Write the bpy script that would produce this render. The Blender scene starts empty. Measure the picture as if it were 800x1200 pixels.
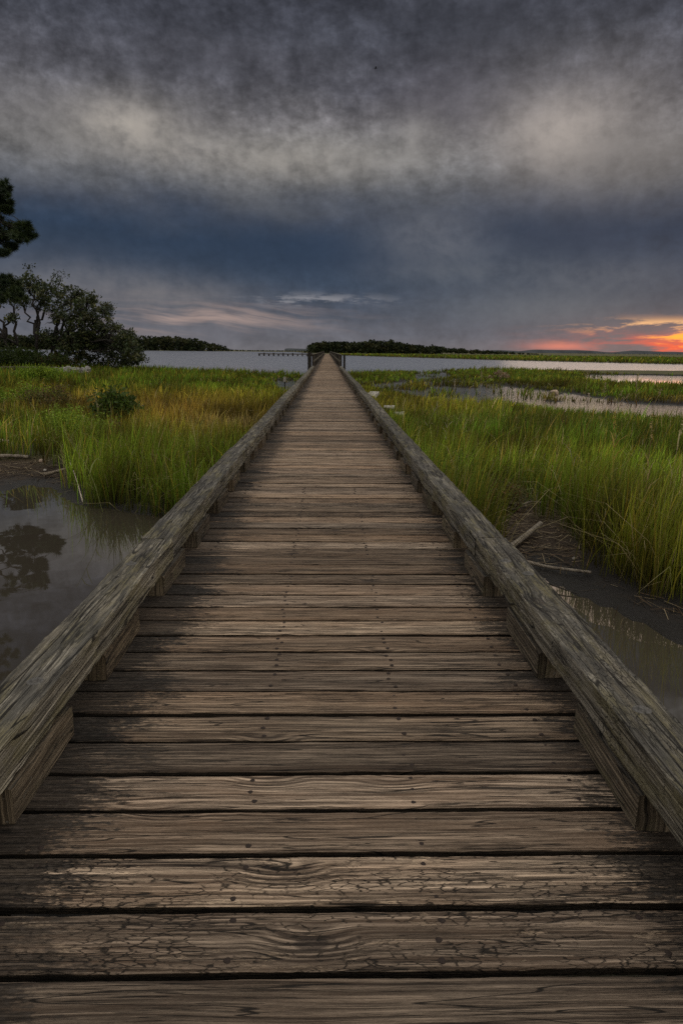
import bpy, math, random
import numpy as np
from mathutils import Vector, Matrix

random.seed(7)
RNG = np.random.default_rng(11)
R = math.radians
SC = bpy.context.scene
COL = SC.collection

# ------------------------------------------------------------------ camera
EYE = np.array([0.0, 0.0, 1.38])
PITCH, YAW, ROLL = R(13.3), R(1.31), R(0.55)
_f = np.array([math.sin(YAW)*math.cos(PITCH), math.cos(YAW)*math.cos(PITCH), -math.sin(PITCH)])
_r0 = np.array([math.cos(YAW), -math.sin(YAW), 0.0])
_u0 = np.cross(_r0, _f)
_r = _r0*math.cos(ROLL) + _u0*math.sin(ROLL)
_u = -_r0*math.sin(ROLL) + _u0*math.cos(ROLL)
cam_data = bpy.data.cameras.new('camera')
cam = bpy.data.objects.new('camera', cam_data)
COL.objects.link(cam)
cam_data.sensor_fit = 'VERTICAL'
cam_data.sensor_height = 36.0
cam_data.lens = 24.0
cam_data.clip_start = 0.05
cam_data.clip_end = 20000
M = Matrix(((_r[0], _u[0], -_f[0], EYE[0]), (_r[1], _u[1], -_f[1], EYE[1]), (_r[2], _u[2], -_f[2], EYE[2]), (0, 0, 0, 1)))
cam.matrix_world = M
SC.camera = cam


def ray(px, py):
    d = _f + _r*((px-400)/800.0) + _u*((600-py)/800.0)
    return d


def gp(px, py, z=-1.0):
    """where a sight line meets the level z: used to survey the plan of the marsh"""
    d = ray(px, py)
    t = (z-EYE[2])/d[2]
    return EYE + d*t


def at_y(px, py, Y):
    d = ray(px, py)
    return EYE + d*(Y/d[1])


def azel(px, py):
    d = ray(px, py)
    d = d/np.linalg.norm(d)
    return math.degrees(math.atan2(d[0], d[1])), math.degrees(math.asin(d[2]))


def lin(c):
    return tuple(((v/255.0)/12.92 if v <= 10 else (((v/255.0)+0.055)/1.055)**2.4) for v in c)


# ------------------------------------------------------------------ tags
def tag(o, label=None, cat=None, group=None, kind=None):
    if label: o['label'] = label
    if cat: o['category'] = cat
    if group: o['group'] = group
    if kind: o['kind'] = kind
    return o


def empty(name, loc=(0, 0, 0), rz=0):
    o = bpy.data.objects.new(name, None)
    o.location = loc
    o.rotation_euler = (0, 0, rz)
    o.empty_display_size = 0.2
    COL.objects.link(o)
    return o


def link_mesh(name, me, mat, parent=None, loc=(0, 0, 0)):
    o = bpy.data.objects.new(name, me)
    if mat is not None and len(me.materials) == 0:
        me.materials.append(mat)
    o.location = loc
    COL.objects.link(o)
    if parent is not None:
        o.parent = parent
    return o


# ------------------------------------------------------------------ mesh building with numpy
class Geo:
    """collects vertices, faces and point attributes"""
    def __init__(self):
        self.v, self.loops, self.sizes, self.attr, self.mi = [], [], [], {}, []
        self.n = 0

    def add(self, v, faces, **attrs):
        v = np.asarray(v, dtype=np.float32)
        f = np.asarray(faces, dtype=np.int32)
        self.v.append(v)
        self.loops.append((f + self.n).ravel())
        self.sizes.append(np.full(len(f), f.shape[1], dtype=np.int32))
        for k, a in attrs.items():
            a = np.asarray(a, dtype=np.float32)
            if a.ndim <= 1 and (a.ndim == 0 or len(a) != len(v)):
                a = np.broadcast_to(a, (len(v),) + a.shape)
            self.attr.setdefault(k, []).append(a)
        self.n += len(v)

    def mesh(self, name, smooth=True):
        me = bpy.data.meshes.new(name)
        v = np.concatenate(self.v)
        loops = np.concatenate(self.loops)
        sizes = np.concatenate(self.sizes)
        me.vertices.add(len(v))
        me.vertices.foreach_set('co', v.ravel())
        me.loops.add(len(loops))
        me.loops.foreach_set('vertex_index', loops)
        me.polygons.add(len(sizes))
        starts = np.concatenate([[0], np.cumsum(sizes)[:-1]]).astype(np.int32)
        me.polygons.foreach_set('loop_start', starts)
        me.polygons.foreach_set('use_smooth', np.full(len(sizes), smooth))
        for k, lst in self.attr.items():
            a = np.concatenate([np.asarray(x, dtype=np.float32) for x in lst])
            if a.ndim == 1:
                at = me.attributes.new(k, 'FLOAT', 'POINT')
                at.data.foreach_set('value', np.ascontiguousarray(a))
            elif k == 'wc':
                at = me.attributes.new(k, 'FLOAT_VECTOR', 'POINT')
                at.data.foreach_set('vector', np.ascontiguousarray(a).ravel())
            else:
                at = me.attributes.new(k, 'FLOAT_COLOR', 'POINT')
                a4 = np.concatenate([a, np.ones((len(a), 1), np.float32)], axis=1)
                at.data.foreach_set('color', np.ascontiguousarray(a4).ravel())
        me.update(calc_edges=True)
        me.validate(clean_customdata=False)
        return me


def vn1(x, seed, freq):
    """value noise along a line, -1..1"""
    g = np.random.default_rng(seed)
    tab = g.uniform(-1, 1, 512)
    t = np.asarray(x, dtype=float)*freq + 200.37
    i = np.floor(t).astype(int)
    f = t-i
    f = f*f*(3-2*f)
    return tab[i % 512]*(1-f) + tab[(i+1) % 512]*f


def vn2(x, y, seed, freq):
    g = np.random.default_rng(seed)
    tab = g.uniform(-1, 1, (64, 64))
    X = np.asarray(x, dtype=float)*freq + 1000.3
    Y = np.asarray(y, dtype=float)*freq + 1000.7
    i, j = np.floor(X).astype(int), np.floor(Y).astype(int)
    fx, fy = X-i, Y-j
    fx, fy = fx*fx*(3-2*fx), fy*fy*(3-2*fy)
    a = tab[i % 64, j % 64]*(1-fx) + tab[(i+1) % 64, j % 64]*fx
    b = tab[i % 64, (j+1) % 64]*(1-fx) + tab[(i+1) % 64, (j+1) % 64]*fx
    return a*(1-fy) + b*fy


def fbm2(x, y, seed, freq, octs=4):
    s, a, t = 0, 1.0, 0
    for k in range(octs):
        s = s + a*vn2(x, y, seed+k, freq*2**k)
        t += a
        a *= 0.5
    return s/t


def sstep(a, b, x):
    t = np.clip((x-a)/(b-a), 0, 1)
    return t*t*(3-2*t)


def tube(geo, pts, radii, sides=7, col=(0.1, 0.08, 0.06), seed=0, rough=0.0):
    pts = np.asarray(pts, dtype=float)
    n = len(pts)
    tang = np.gradient(pts, axis=0)
    tang /= np.linalg.norm(tang, axis=1, keepdims=True) + 1e-9
    ref = np.array([0.31, 0.17, 0.93])
    if abs(tang[0] @ ref) > 0.9: ref = np.array([0.93, 0.2, 0.1])
    nrm = np.cross(tang, ref)
    nrm /= np.linalg.norm(nrm, axis=1, keepdims=True) + 1e-9
    bi = np.cross(tang, nrm)
    a = np.linspace(0, 2*math.pi, sides, endpoint=False)
    rr = np.asarray(radii)[:, None]*np.ones((1, sides))
    if rough:
        rr = rr*(1+rough*np.random.default_rng(seed).uniform(-1, 1, rr.shape))
    v = pts[:, None, :] + rr[..., None]*(np.cos(a)[None, :, None]*nrm[:, None, :] + np.sin(a)[None, :, None]*bi[:, None, :])
    v = v.reshape(-1, 3)
    i = np.arange(n-1)[:, None]*sides
    j = np.arange(sides)[None, :]
    j2 = (j+1) % sides
    f = np.stack([i+j, i+j2, i+sides+j2, i+sides+j], -1).reshape(-1, 4)
    wc = np.stack([np.repeat(np.linspace(0, 1, n)*np.linalg.norm(pts[-1]-pts[0]), sides), v[:, 0], v[:, 2]], 1)
    geo.add(v, f, col=np.asarray(col, np.float32)[None, :].repeat(len(v), 0), wc=wc, seed=np.full(len(v), (seed*0.137) % 1.0))
    caps = np.array([list(range(sides))[::-1], [(n-1)*sides+k for k in range(sides)]])
    vv = v
    geo.add(vv[:sides], np.array([list(range(sides))[::-1]]), col=np.asarray(col, np.float32)[None, :].repeat(sides, 0), wc=wc[:sides], seed=np.full(sides, (seed*0.137) % 1.0))
    geo.add(vv[-sides:], np.array([list(range(sides))]), col=np.asarray(col, np.float32)[None, :].repeat(sides, 0), wc=wc[-sides:], seed=np.full(sides, (seed*0.137) % 1.0))


def curve_pts(ctrl, n):
    """Catmull-Rom through the control points"""
    c = np.asarray(ctrl, dtype=float)
    c = np.vstack([2*c[0]-c[1], c, 2*c[-1]-c[-2]])
    out = []
    m = len(c)-3
    for t in np.linspace(0, m-1e-6, n):
        k = int(t); u = t-k
        p0, p1, p2, p3 = c[k], c[k+1], c[k+2], c[k+3]
        out.append(0.5*((2*p1)+(-p0+p2)*u+(2*p0-5*p1+4*p2-p3)*u*u+(-p0+3*p1-3*p2+p3)*u**3))
    return np.array(out)


# ------------------------------------------------------------------ shader expression helper
class E:
    def __init__(s, nt, sock): s.nt, s.s = nt, sock
    def __add__(a, b): return mth(a.nt, 'ADD', a, b)
    def __radd__(a, b): return mth(a.nt, 'ADD', a, b)
    def __sub__(a, b): return mth(a.nt, 'SUBTRACT', a, b)
    def __rsub__(a, b): return mth(a.nt, 'SUBTRACT', b, a)
    def __mul__(a, b): return mth(a.nt, 'MULTIPLY', a, b)
    def __rmul__(a, b): return mth(a.nt, 'MULTIPLY', a, b)
    def __truediv__(a, b): return mth(a.nt, 'DIVIDE', a, b)


def _in(nt, inp, v):
    if isinstance(v, E): nt.links.new(v.s, inp)
    elif v is not None: inp.default_value = v


def mth(nt, op, a, b=None, c=None, clamp=False):
    n = nt.nodes.new('ShaderNodeMath'); n.operation = op; n.use_clamp = clamp
    _in(nt, n.inputs[0], a); _in(nt, n.inputs[1], b)
    if c is not None: _in(nt, n.inputs[2], c)
    return E(nt, n.outputs[0])


def smooth(x, lo, hi, to0=0.0, to1=1.0):
    n = x.nt.nodes.new('ShaderNodeMapRange'); n.interpolation_type = 'SMOOTHSTEP'
    _in(x.nt, n.inputs[0], x); _in(x.nt, n.inputs[1], lo); _in(x.nt, n.inputs[2], hi)
    _in(x.nt, n.inputs[3], to0); _in(x.nt, n.inputs[4], to1)
    return E(x.nt, n.outputs[0])


def comb(nt, x, y, z):
    n = nt.nodes.new('ShaderNodeCombineXYZ')
    _in(nt, n.inputs[0], x); _in(nt, n.inputs[1], y); _in(nt, n.inputs[2], z)
    return E(nt, n.outputs[0])


def sep(v):
    n = v.nt.nodes.new('ShaderNodeSeparateXYZ'); v.nt.links.new(v.s, n.inputs[0])
    return [E(v.nt, n.outputs[k]) for k in range(3)]


def noise(v, scale=1.0, detail=4.0, rough=0.5, dist=0.0, lac=2.0, color=False):
    n = v.nt.nodes.new('ShaderNodeTexNoise'); n.noise_dimensions = '3D'
    _in(v.nt, n.inputs['Vector'], v); _in(v.nt, n.inputs['Scale'], scale)
    n.inputs['Detail'].default_value = detail; n.inputs['Roughness'].default_value = rough
    n.inputs['Lacunarity'].default_value = lac; n.inputs['Distortion'].default_value = dist
    return E(v.nt, n.outputs['Color' if color else 'Fac'])


def voro(v, scale, feature='F1', rand=1.0, out='Distance'):
    n = v.nt.nodes.new('ShaderNodeTexVoronoi'); n.feature = feature
    _in(v.nt, n.inputs['Vector'], v); n.inputs['Scale'].default_value = scale
    n.inputs['Randomness'].default_value = rand
    return E(v.nt, n.outputs[out])


def mix(f, a, b, blend='MIX'):
    nt = f.nt if isinstance(f, E) else (a.nt if isinstance(a, E) else b.nt)
    n = nt.nodes.new('ShaderNodeMix'); n.data_type = 'RGBA'; n.blend_type = blend
    for k, v in ((0, f), (6, a), (7, b)):
        if isinstance(v, tuple) and len(v) == 3: v = (*v, 1.0)
        _in(nt, n.inputs[k], v)
    return E(nt, n.outputs[2])


def ramp(x, stops, interp='LINEAR'):
    n = x.nt.nodes.new('ShaderNodeValToRGB'); cr = n.color_ramp; cr.interpolation = interp
    while len(cr.elements) < len(stops): cr.elements.new(0.5)
    for e, (p, c) in zip(cr.elements, stops):
        e.position = p; e.color = (*c[:3], 1.0)
    _in(x.nt, n.inputs[0], x)
    return E(x.nt, n.outputs[0])


def attr(nt, name, kind='Fac'):
    n = nt.nodes.new('ShaderNodeAttribute'); n.attribute_name = name
    return E(nt, n.outputs[kind])


def new_mat(name):
    m = bpy.data.materials.new(name); m.use_nodes = True
    nt = m.node_tree
    b = next(n for n in nt.nodes if n.type == 'BSDF_PRINCIPLED')
    return m, nt, b


def bump(nt, height, strength, dist, normal_to):
    n = nt.nodes.new('ShaderNodeBump'); n.inputs['Strength'].default_value = strength
    n.inputs['Distance'].default_value = dist
    _in(nt, n.inputs['Height'], height)
    nt.links.new(n.outputs[0], normal_to.inputs['Normal'])
    return n


# ------------------------------------------------------------------ materials
def wood_material(name, light, dark, warm, grain=1.0, end_stain=False, lichen=None, lichen_amt=0.0, checks=0.6, crack=1.0, cw=1.0, beam_faces=False):
    m, nt, b = new_mat(name)
    wc = attr(nt, 'wc', 'Vector'); sd = attr(nt, 'seed')
    x, y, z = sep(wc)
    off = sd*41.0
    # meander of the grain and the knots
    lowv = comb(nt, x*1.4 + off, y*7.0 + off*0.7, z*7.0)
    low = noise(lowv, 1.0, 2.0, 0.5)
    kv = comb(nt, x*2.6 + off*1.3, y*5.5 + z*5.5 + off, off*0.0)
    kd = voro(kv, 1.0)
    kgate = smooth(sep(voro(kv, 1.0, out='Color'))[0], 0.76, 0.80)
    knot = smooth(kd, 0.45, 0.06)*kgate
    knotcore = smooth(kd, 0.15, 0.11)*kgate
    if beam_faces:
        tn = nt.nodes.new('ShaderNodeNewGeometry')
        nx_, ny_, nz_ = sep(E(nt, tn.outputs['True Normal']))
        sidef = smooth(mth(nt, 'ABSOLUTE', nx_), 0.55, 0.65)
        topf = smooth(nz_, 0.6, 0.8)
        ax = y*(1.0-sidef) + (z*1.1 + 3.7)*sidef + (low-0.5)*0.032 + knot*0.024
    else:
        ax = y + z*0.83 + (low-0.5)*0.032 + knot*0.024
    fine = noise(comb(nt, x*3.0 + off, ax*150.0*grain, off), 1.0, 5.0, 0.65)
    mid = noise(comb(nt, x*1.1 + off*2.0, ax*48.0*grain, off), 1.0, 4.0, 0.6, 0.3)
    rings = mth(nt, 'SINE', ax*330.0*grain + kd*34.0*knot + (low-0.5)*5.0)
    rings = rings*0.5 + 0.5
    big = noise(comb(nt, x*1.7 + off*3.0, ax*9.0, off), 1.0, 5.0, 0.6)
    # cracks that run with the grain
    cr_n = noise(comb(nt, x*0.9 + off*1.7, ax*34.0*grain, off*0.3), 1.0, 4.0, 0.6, 0.3)
    cr = mth(nt, 'ABSOLUTE', cr_n - 0.5)
    cr_gate = smooth(noise(comb(nt, x*2.3 + off, ax*8.0 + off, 3.0), 1.0, 2.0, 0.5), 0.45, 0.62)
    crackm = smooth(cr, 0.013*cw, 0.003*cw)*cr_gate*crack
    cr2 = mth(nt, 'ABSOLUTE', noise(comb(nt, x*0.8 + off*0.7, ax*16.0*grain, off + 9.0), 1.0, 2.0, 0.5, 0.3) - 0.52)
    crackm = mth(nt, 'MAXIMUM', crackm, smooth(cr2, 0.006*cw, 0.0015*cw)*crack)
    fib = smooth(mth(nt, 'ABSOLUTE', noise(comb(nt, x*1.3 + off, ax*85.0*grain, off + 2.0), 1.0, 3.0, 0.6) - 0.5), 0.016, 0.004)*smooth(noise(comb(nt, x*2.0 + off, y*14.0, off + 8.0), 1.0, 3.0, 0.6), 0.40, 0.58)
    crackm = mth(nt, 'MAXIMUM', crackm, fib*0.75*crack)
    # checks across the grain on the worst boards
    wv = comb(nt, x*20.0 + off + (fine-0.5)*0.9 + (big-0.5)*3.0, ax*62.0 + off + (mid-0.5)*0.8, off)
    ve = voro(wv, 1.0, 'DISTANCE_TO_EDGE')
    patchy = smooth(noise(comb(nt, x*3.4 + off*1.9, y*16.0 + off, 2.0), 1.0, 4.0, 0.65), 0.44, 0.56)
    worst = smooth(sd, 0.70, 0.78)*patchy
    flake = smooth(ve, 0.060, 0.014)*worst*checks*smooth(noise(comb(nt, x*38.0 + off, y*60.0, 1.0), 1.0, 2.0, 0.5), 0.38, 0.46)
    shed = smooth(noise(comb(nt, x*5.5 + off*0.9, ax*34.0, off + 6.0), 1.0, 5.0, 0.7), 0.60, 0.615)*smooth(sd, 0.55, 0.8)*checks
    rot = smooth(noise(comb(nt, x*4.0 + off*1.1, ax*26.0, off + 4.0), 1.0, 5.0, 0.65, 0.8), 0.73, 0.77)
    # colour
    t = fine*0.52 + mid*0.42 + rings*0.06
    t = smooth(t, 0.37, 0.62)
    c = mix(t, dark, light)
    tone = smooth(noise(comb(nt, off*9.0, 0.0, 0.0), 1.0, 0.0), 0.3, 0.7)
    c = mix(smooth(big, 0.35, 0.75)*0.45 + tone*0.4, c, mix(t, tuple(v*0.62 for v in warm), warm))
    bright = mth(nt, 'FRACT', sd*7.31)*0.80 + 0.46
    grey = mth(nt, 'FRACT', sd*23.17)*0.22
    c = mix(grey, c, mix(t, tuple(sum(dark)/3*k for k in (1.05, 1.0, .93)), tuple(sum(light)/3*k for k in (1.05, 1.0, .93))))
    c = mix(shed*0.55, c, tuple(min(1, v*1.15) for v in light))
    c = mix(1.0, c, comb(nt, bright, bright, bright), 'MULTIPLY')
    c = mix(knotcore*0.7, c, (0.055, 0.040, 0.032))
    c = mix(smooth(kd, 0.45, 0.12)*kgate*smooth(rings, 0.6, 0.1)*0.75, c, tuple(v*0.6 for v in dark))
    if lichen:
        lm = smooth(noise(comb(nt, x*3.0 + off, y*9.0, z*9.0), 1.0, 6.0, 0.7), 0.60-0.22*lichen_amt, 0.78-0.22*lichen_amt)
        c = mix(lm*0.65, c, mix(fine, tuple(v*0.55 for v in lichen), lichen))
        spots = smooth(noise(comb(nt, x*21.0 + off, y*26.0, z*26.0), 1.0, 3.0, 0.6), 0.66, 0.74)
        c = mix(spots*0.55, c, (0.32, 0.31, 0.27))
    if beam_faces:
        crust = smooth(noise(comb(nt, x*2.6 + off, y*16.0, 5.0), 1.0, 7.0, 0.74) + (fine-0.5)*0.6 + (mid-0.5)*0.4, 0.44, 0.54)
        c = mix(topf*crust*0.80, c, mix(fine, (0.014, 0.014, 0.013), (0.085, 0.080, 0.070)))
    if end_stain:
        gx = attr(nt, 'gx')
        nz = noise(comb(nt, gx*3.0 + off, y*11.0 + off, off), 1.0, 4.0, 0.6)
        nz2 = noise(comb(nt, gx*9.0 + off, ax*70.0, off), 1.0, 5.0, 0.75)
        nz3 = noise(comb(nt, gx*46.0, y*95.0 + off, off), 1.0, 3.0, 0.65)
        rj = mth(nt, 'FRACT', sd*13.7)*0.10
        eL = smooth(gx*-1.0 + (nz-0.5)*0.55 + (nz2-0.5)*0.75 + (nz3-0.5)*0.45 + rj, 0.68, 0.81)
        eR = smooth(gx + (nz-0.5)*0.5 + (nz2-0.5)*0.65 + (nz3-0.5)*0.45 + rj, 0.86, 0.98)
        st = mth(nt, 'MAXIMUM', eL, eR)
        st = st*(0.60 + mth(nt, 'FRACT', sd*5.9)*0.36)
        c = mix(st, c, mix(smooth(nz3, 0.45, 0.7), (0.006, 0.006, 0.005), (0.050, 0.043, 0.037)))
        scuff = smooth(noise(comb(nt, x*1.2 + off, y*4.0, 7.0), 1.0, 6.0, 0.7), 0.54, 0.72)
        c = mix(scuff*0.5, c, tuple(v*0.55 for v in dark))
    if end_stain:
        c = mix(smooth(attr(nt, 'edge'), 0.0, 0.8)*0.92, c, mix(fine, (0.010, 0.008, 0.006), (0.035, 0.027, 0.020)))  # shade painted in: plank sides darkened so the deck gaps read black
    c = mix(rot*0.75, c, (0.022, 0.016, 0.012))
    c = mix(mth(nt, 'MAXIMUM', crackm*0.92, flake*0.9), c, (0.010, 0.008, 0.006))
    nt.links.new(c.s, b.inputs['Base Color'])
    b.inputs['Roughness'].default_value = 0.82
    b.inputs['Specular IOR Level'].default_value = 0.25
    h = t*0.6 + fine*0.3 - crackm*1.4 - flake*1.3 - rot*0.9 - knotcore*0.3 - shed*0.8
    bump(nt, h, 1.0, 0.008, b)
    return m


MAT_DECK = wood_material('weathered_deck_wood', (0.52, 0.385, 0.262), (0.036, 0.025, 0.018), (0.38, 0.235, 0.138), end_stain=True, checks=1.0)
MAT_RAIL = wood_material('grey_rail_timber', (0.34, 0.31, 0.255), (0.026, 0.024, 0.021), (0.22, 0.185, 0.125), grain=0.85, lichen=(0.22, 0.19, 0.09), lichen_amt=0.75, checks=0.8, crack=1.0, cw=2.2, beam_faces=True)
MAT_BLOCK = wood_material('block_timber', (0.25, 0.195, 0.125), (0.040, 0.030, 0.019), (0.17, 0.115, 0.065), grain=0.9, lichen=(0.16, 0.14, 0.07), lichen_amt=0.45, checks=0.3, cw=1.6, beam_faces=True)
MAT_PILE = wood_material('dark_piling_timber', (0.085, 0.072, 0.058), (0.028, 0.024, 0.02), (0.06, 0.048, 0.036), grain=0.5)
MAT_DRIFT = wood_material('bleached_driftwood', (0.80, 0.69, 0.54), (0.42, 0.34, 0.25), (0.70, 0.55, 0.38), grain=1.2)


def plain_mat(name, color, rough=0.8, bscale=40.0, bstr=0.3, var=0.35, spec=0.3):
    m, nt, b = new_mat(name)
    g = nt.nodes.new('ShaderNodeNewGeometry'); p = E(nt, g.outputs['Position'])
    n = noise(p, bscale, 4.0, 0.6)
    c = mix(smooth(n, 0.3, 0.7), tuple(v*(1-var) for v in color), tuple(min(1, v*(1+var)) for v in color))
    nt.links.new(c.s, b.inputs['Base Color'])
    b.inputs['Roughness'].default_value = rough
    b.inputs['Specular IOR Level'].default_value = spec
    bump(nt, n, bstr, 0.01, b)
    return m


MAT_NAIL = plain_mat('rusty_nail', (0.022, 0.013, 0.009), 0.7, 300, 0.4)
MAT_ROCK = plain_mat('pale_rubble', (0.20, 0.19, 0.178), 0.85, 9, 0.7, 0.6)
MAT_PALE = plain_mat('pale_weathered_paint', (0.33, 0.305, 0.27), 0.8, 14, 0.6, 0.5)
MAT_BLUSH = plain_mat('buff_stone', (0.42, 0.32, 0.24), 0.85, 9, 0.5, 0.3)
MAT_BIRD = plain_mat('dark_feathers', (0.03, 0.03, 0.035), 0.7, 20, 0.1)


def leaf_mat(name, transl=0.35, rough=0.55, spec=0.3):
    m, nt, b = new_mat(name)
    c = attr(nt, 'col', 'Color')
    nt.links.new(c.s, b.inputs['Base Color'])
    b.inputs['Roughness'].default_value = rough
    b.inputs['Specular IOR Level'].default_value = spec
    tr = nt.nodes.new('ShaderNodeBsdfTranslucent')
    nt.links.new(c.s, tr.inputs['Color'])
    ms = nt.nodes.new('ShaderNodeMixShader'); ms.inputs[0].default_value = transl
    out = next(n for n in nt.nodes if n.type == 'OUTPUT_MATERIAL')
    nt.links.new(b.outputs[0], ms.inputs[1]); nt.links.new(tr.outputs[0], ms.inputs[2])
    nt.links.new(ms.outputs[0], out.inputs['Surface'])
    return m


MAT_GRASS = leaf_mat('cordgrass_blades', 0.38, 0.6, 0.2)
MAT_LEAF = leaf_mat('oak_leaves', 0.2, 0.5, 0.3)
MAT_WOODS = leaf_mat('far_foliage', 0.1, 0.8, 0.1)


def bark_mat():
    m, nt, b = new_mat('tree_bark')
    g = nt.nodes.new('ShaderNodeNewGeometry'); p = E(nt, g.outputs['Position'])
    x, y, z = sep(p)
    n = noise(comb(nt, x*9.0, y*9.0, z*2.5), 1.0, 5.0, 0.65)
    c = mix(smooth(n, 0.35, 0.7), (0.012, 0.010, 0.009), (0.045, 0.038, 0.032))
    nt.links.new(c.s, b.inputs['Base Color'])
    b.inputs['Roughness'].default_value = 0.9
    bump(nt, n, 0.7, 0.05, b)
    return m


MAT_BARK = bark_mat()


def ground_mat():
    m, nt, b = new_mat('marsh_ground')
    g = nt.nodes.new('ShaderNodeNewGeometry'); p = E(nt, g.outputs['Position'])
    x, y, z = sep(p)
    land = attr(nt, 'land'); bare = attr(nt, 'bare')
    n1 = noise(p, 2.2, 6.0, 0.65)
    n2 = noise(p, 22.0, 5.0, 0.7)
    n3 = noise(comb(nt, x, y, 0.0), 0.35, 4.0, 0.6)
    mud = mix(n2, (0.005, 0.0042, 0.0035), (0.024, 0.019, 0.015))
    turf = mix(smooth(n3, 0.35, 0.65), mix(n2, (0.030, 0.032, 0.010), (0.07, 0.075, 0.022)), mix(n2, (0.06, 0.05, 0.02), (0.12, 0.105, 0.04)))
    duff = mix(n2, (0.020, 0.014, 0.009), (0.075, 0.050, 0.030))
    c = mix(smooth(land, 0.9, 2.2), mud, turf)
    c = mix(bare, c, mix(smooth(n1 + land*0.35, 0.55, 1.0), mud, duff))
    nt.links.new(c.s, b.inputs['Base Color'])
    rr = smooth(z + n1*0.06, -0.985, -0.90, 0.4, 0.95)
    b.inputs['Specular IOR Level'].default_value = 0.3
    nt.links.new(rr.s, b.inputs['Roughness'])
    h = n1*0.6 + n2*0.5 + noise(p, 70.0, 4.0, 0.7)*0.2
    bump(nt, h, 1.0, 0.09, b)
    return m


MAT_GROUND = ground_mat()


def water_mat():
    m, nt, b = new_mat('brackish_water')
    g = nt.nodes.new('ShaderNodeNewGeometry'); p = E(nt, g.outputs['Position'])
    x, y, z = sep(p)
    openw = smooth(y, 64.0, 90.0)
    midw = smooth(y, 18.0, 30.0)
    still = noise(comb(nt, x*1.3, y*1.3, 0.0), 1.0, 2.0, 0.5)
    rip = noise(comb(nt, x*3.0, y*5.0, 3.0), 1.0, 3.0, 0.6)
    chop = noise(comb(nt, x*0.25, y*0.8, 5.0), 1.0, 4.0, 0.65)
    h = still*0.002 + rip*0.045*midw + chop*0.30*openw + rip*0.06*openw
    b.inputs['Base Color'].default_value = (0.026, 0.022, 0.016, 1)
    b.inputs['Roughness'].default_value = 0.03
    rg = smooth(y, 50.0, 120.0, 0.008, 0.2)
    nt.links.new(rg.s, b.inputs['Roughness'])
    b.inputs['IOR'].default_value = 1.8
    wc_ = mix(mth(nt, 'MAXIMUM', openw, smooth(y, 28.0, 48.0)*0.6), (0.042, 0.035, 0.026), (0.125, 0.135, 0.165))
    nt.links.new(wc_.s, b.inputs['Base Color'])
    b.inputs['Specular IOR Level'].default_value = 0.6
    bump(nt, h, 1.0, 1.0, b)
    return m


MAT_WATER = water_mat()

# ------------------------------------------------------------------ plan of the marsh (surveyed outlines, metres)
def P(px, py, z=-1.0):
    q = gp(px, py, z); return (q[0], q[1])


WZ = -1.0
creek = [P(-60, 572), P(0, 575), P(30, 568), P(60, 572), P(75, 580), P(95, 588), P(140, 595), P(170, 601), P(200, 607), (-1.5, 9.3), (0.4, 8.3), (1.5, 7.5),
         P(645, 676), P(700, 700), P(760, 730), P(800, 750), (4.0, 3.9), (2.2, 3.2), (0, 3.4), (-2.2, 3.1), (-6, 2.2), (-16, 2), (-15, 8)]
pond_right = [P(428, 452), P(487, 447), P(492, 437), P(520, 437), P(524, 445), P(600, 454), P(670, 462), P(740, 473), P(800, 476), P(900, 480),
              P(900, 489, -.62), P(800, 486, -.62), P(735, 481, -.62), P(650, 474, -.62), P(610, 467, -.62), P(560, 469, -.62), P(525, 464, -.62), P(470, 457, -.62)]
pond_far = [P(680, 439.5), P(760, 440), P(800, 441), P(920, 443), P(920, 453, -.65), P(800, 449, -.65), P(740, 447, -.65), P(700, 443.5, -.65)]
pool_left = [P(318, 446.5), P(346, 446.5), P(350, 450), P(344, 457, -.7), P(332, 453, -.7)]
WATERS = [np.array(a) for a in (creek, pond_right, pond_far, pool_left)]
near_land = np.array([(-400, -60), (-400, 95), (-120, 84), (-60, 76), (-30, 69), (-12, 67), (-4, 62), (0, 57), (3, 68), (12, 82), (30, 94), (60, 97), (140, 92), (400, 98), (400, -60)], float)
strip_land = np.array([(6, 352), (20, 300), (36, 255), (50, 212), (79, 160), (120, 135), (220, 112), (600, 100), (3200, 400), (3200, 3400), (-120, 3400), (-60, 1200), (-16, 560), (0, 420)], float)
left_land = np.array([(-20, 960), (-120, 930), (-240, 900), (-420, 860), (-900, 800), (-3200, 700), (-3200, 3400), (-100, 3400)], float)
LANDS = [near_land, strip_land, left_land]
bare_right = np.array([P(525, 560, -.9), P(590, 575, -.9), P(640, 598, -.9), P(668, 640, -.9), P(700, 668, -.9), P(800, 702, -.9), (7, 5.3), (5.0, 1.0), (2.0, 4.0), P(600, 690, -.9)])
bare_left = np.array([(-14, 14.5), P(-40, 538, -.9), P(0, 540, -.9), P(40, 540, -.9), P(80, 548, -.9), P(92, 566, -.9), P(100, 590, -.9), P(60, 580, -.9), P(0, 585, -.9), (-14, 10)])


def seg_dist(px, py, poly):
    d = np.full(px.shape, 1e9)
    n = len(poly)
    for k in range(n):
        ax, ay = poly[k]; bx, by = poly[(k+1) % n]
        dx, dy = bx-ax, by-ay
        t = np.clip(((px-ax)*dx+(py-ay)*dy)/(dx*dx+dy*dy+1e-12), 0, 1)
        d = np.minimum(d, np.hypot(px-ax-t*dx, py-ay-t*dy))
    return d


def inside(px, py, poly):
    r = np.zeros(px.shape, bool)
    n = len(poly)
    for k in range(n):
        ax, ay = poly[k]; bx, by = poly[(k+1) % n]
        c = ((ay > py) != (by > py)) & (px < (bx-ax)*(py-ay)/((by-ay) + 1e-12)+ax)
        r ^= c
    return r


def sdf(px, py, poly):
    d = seg_dist(px, py, poly)
    return np.where(inside(px, py, poly), d, -d)


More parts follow.
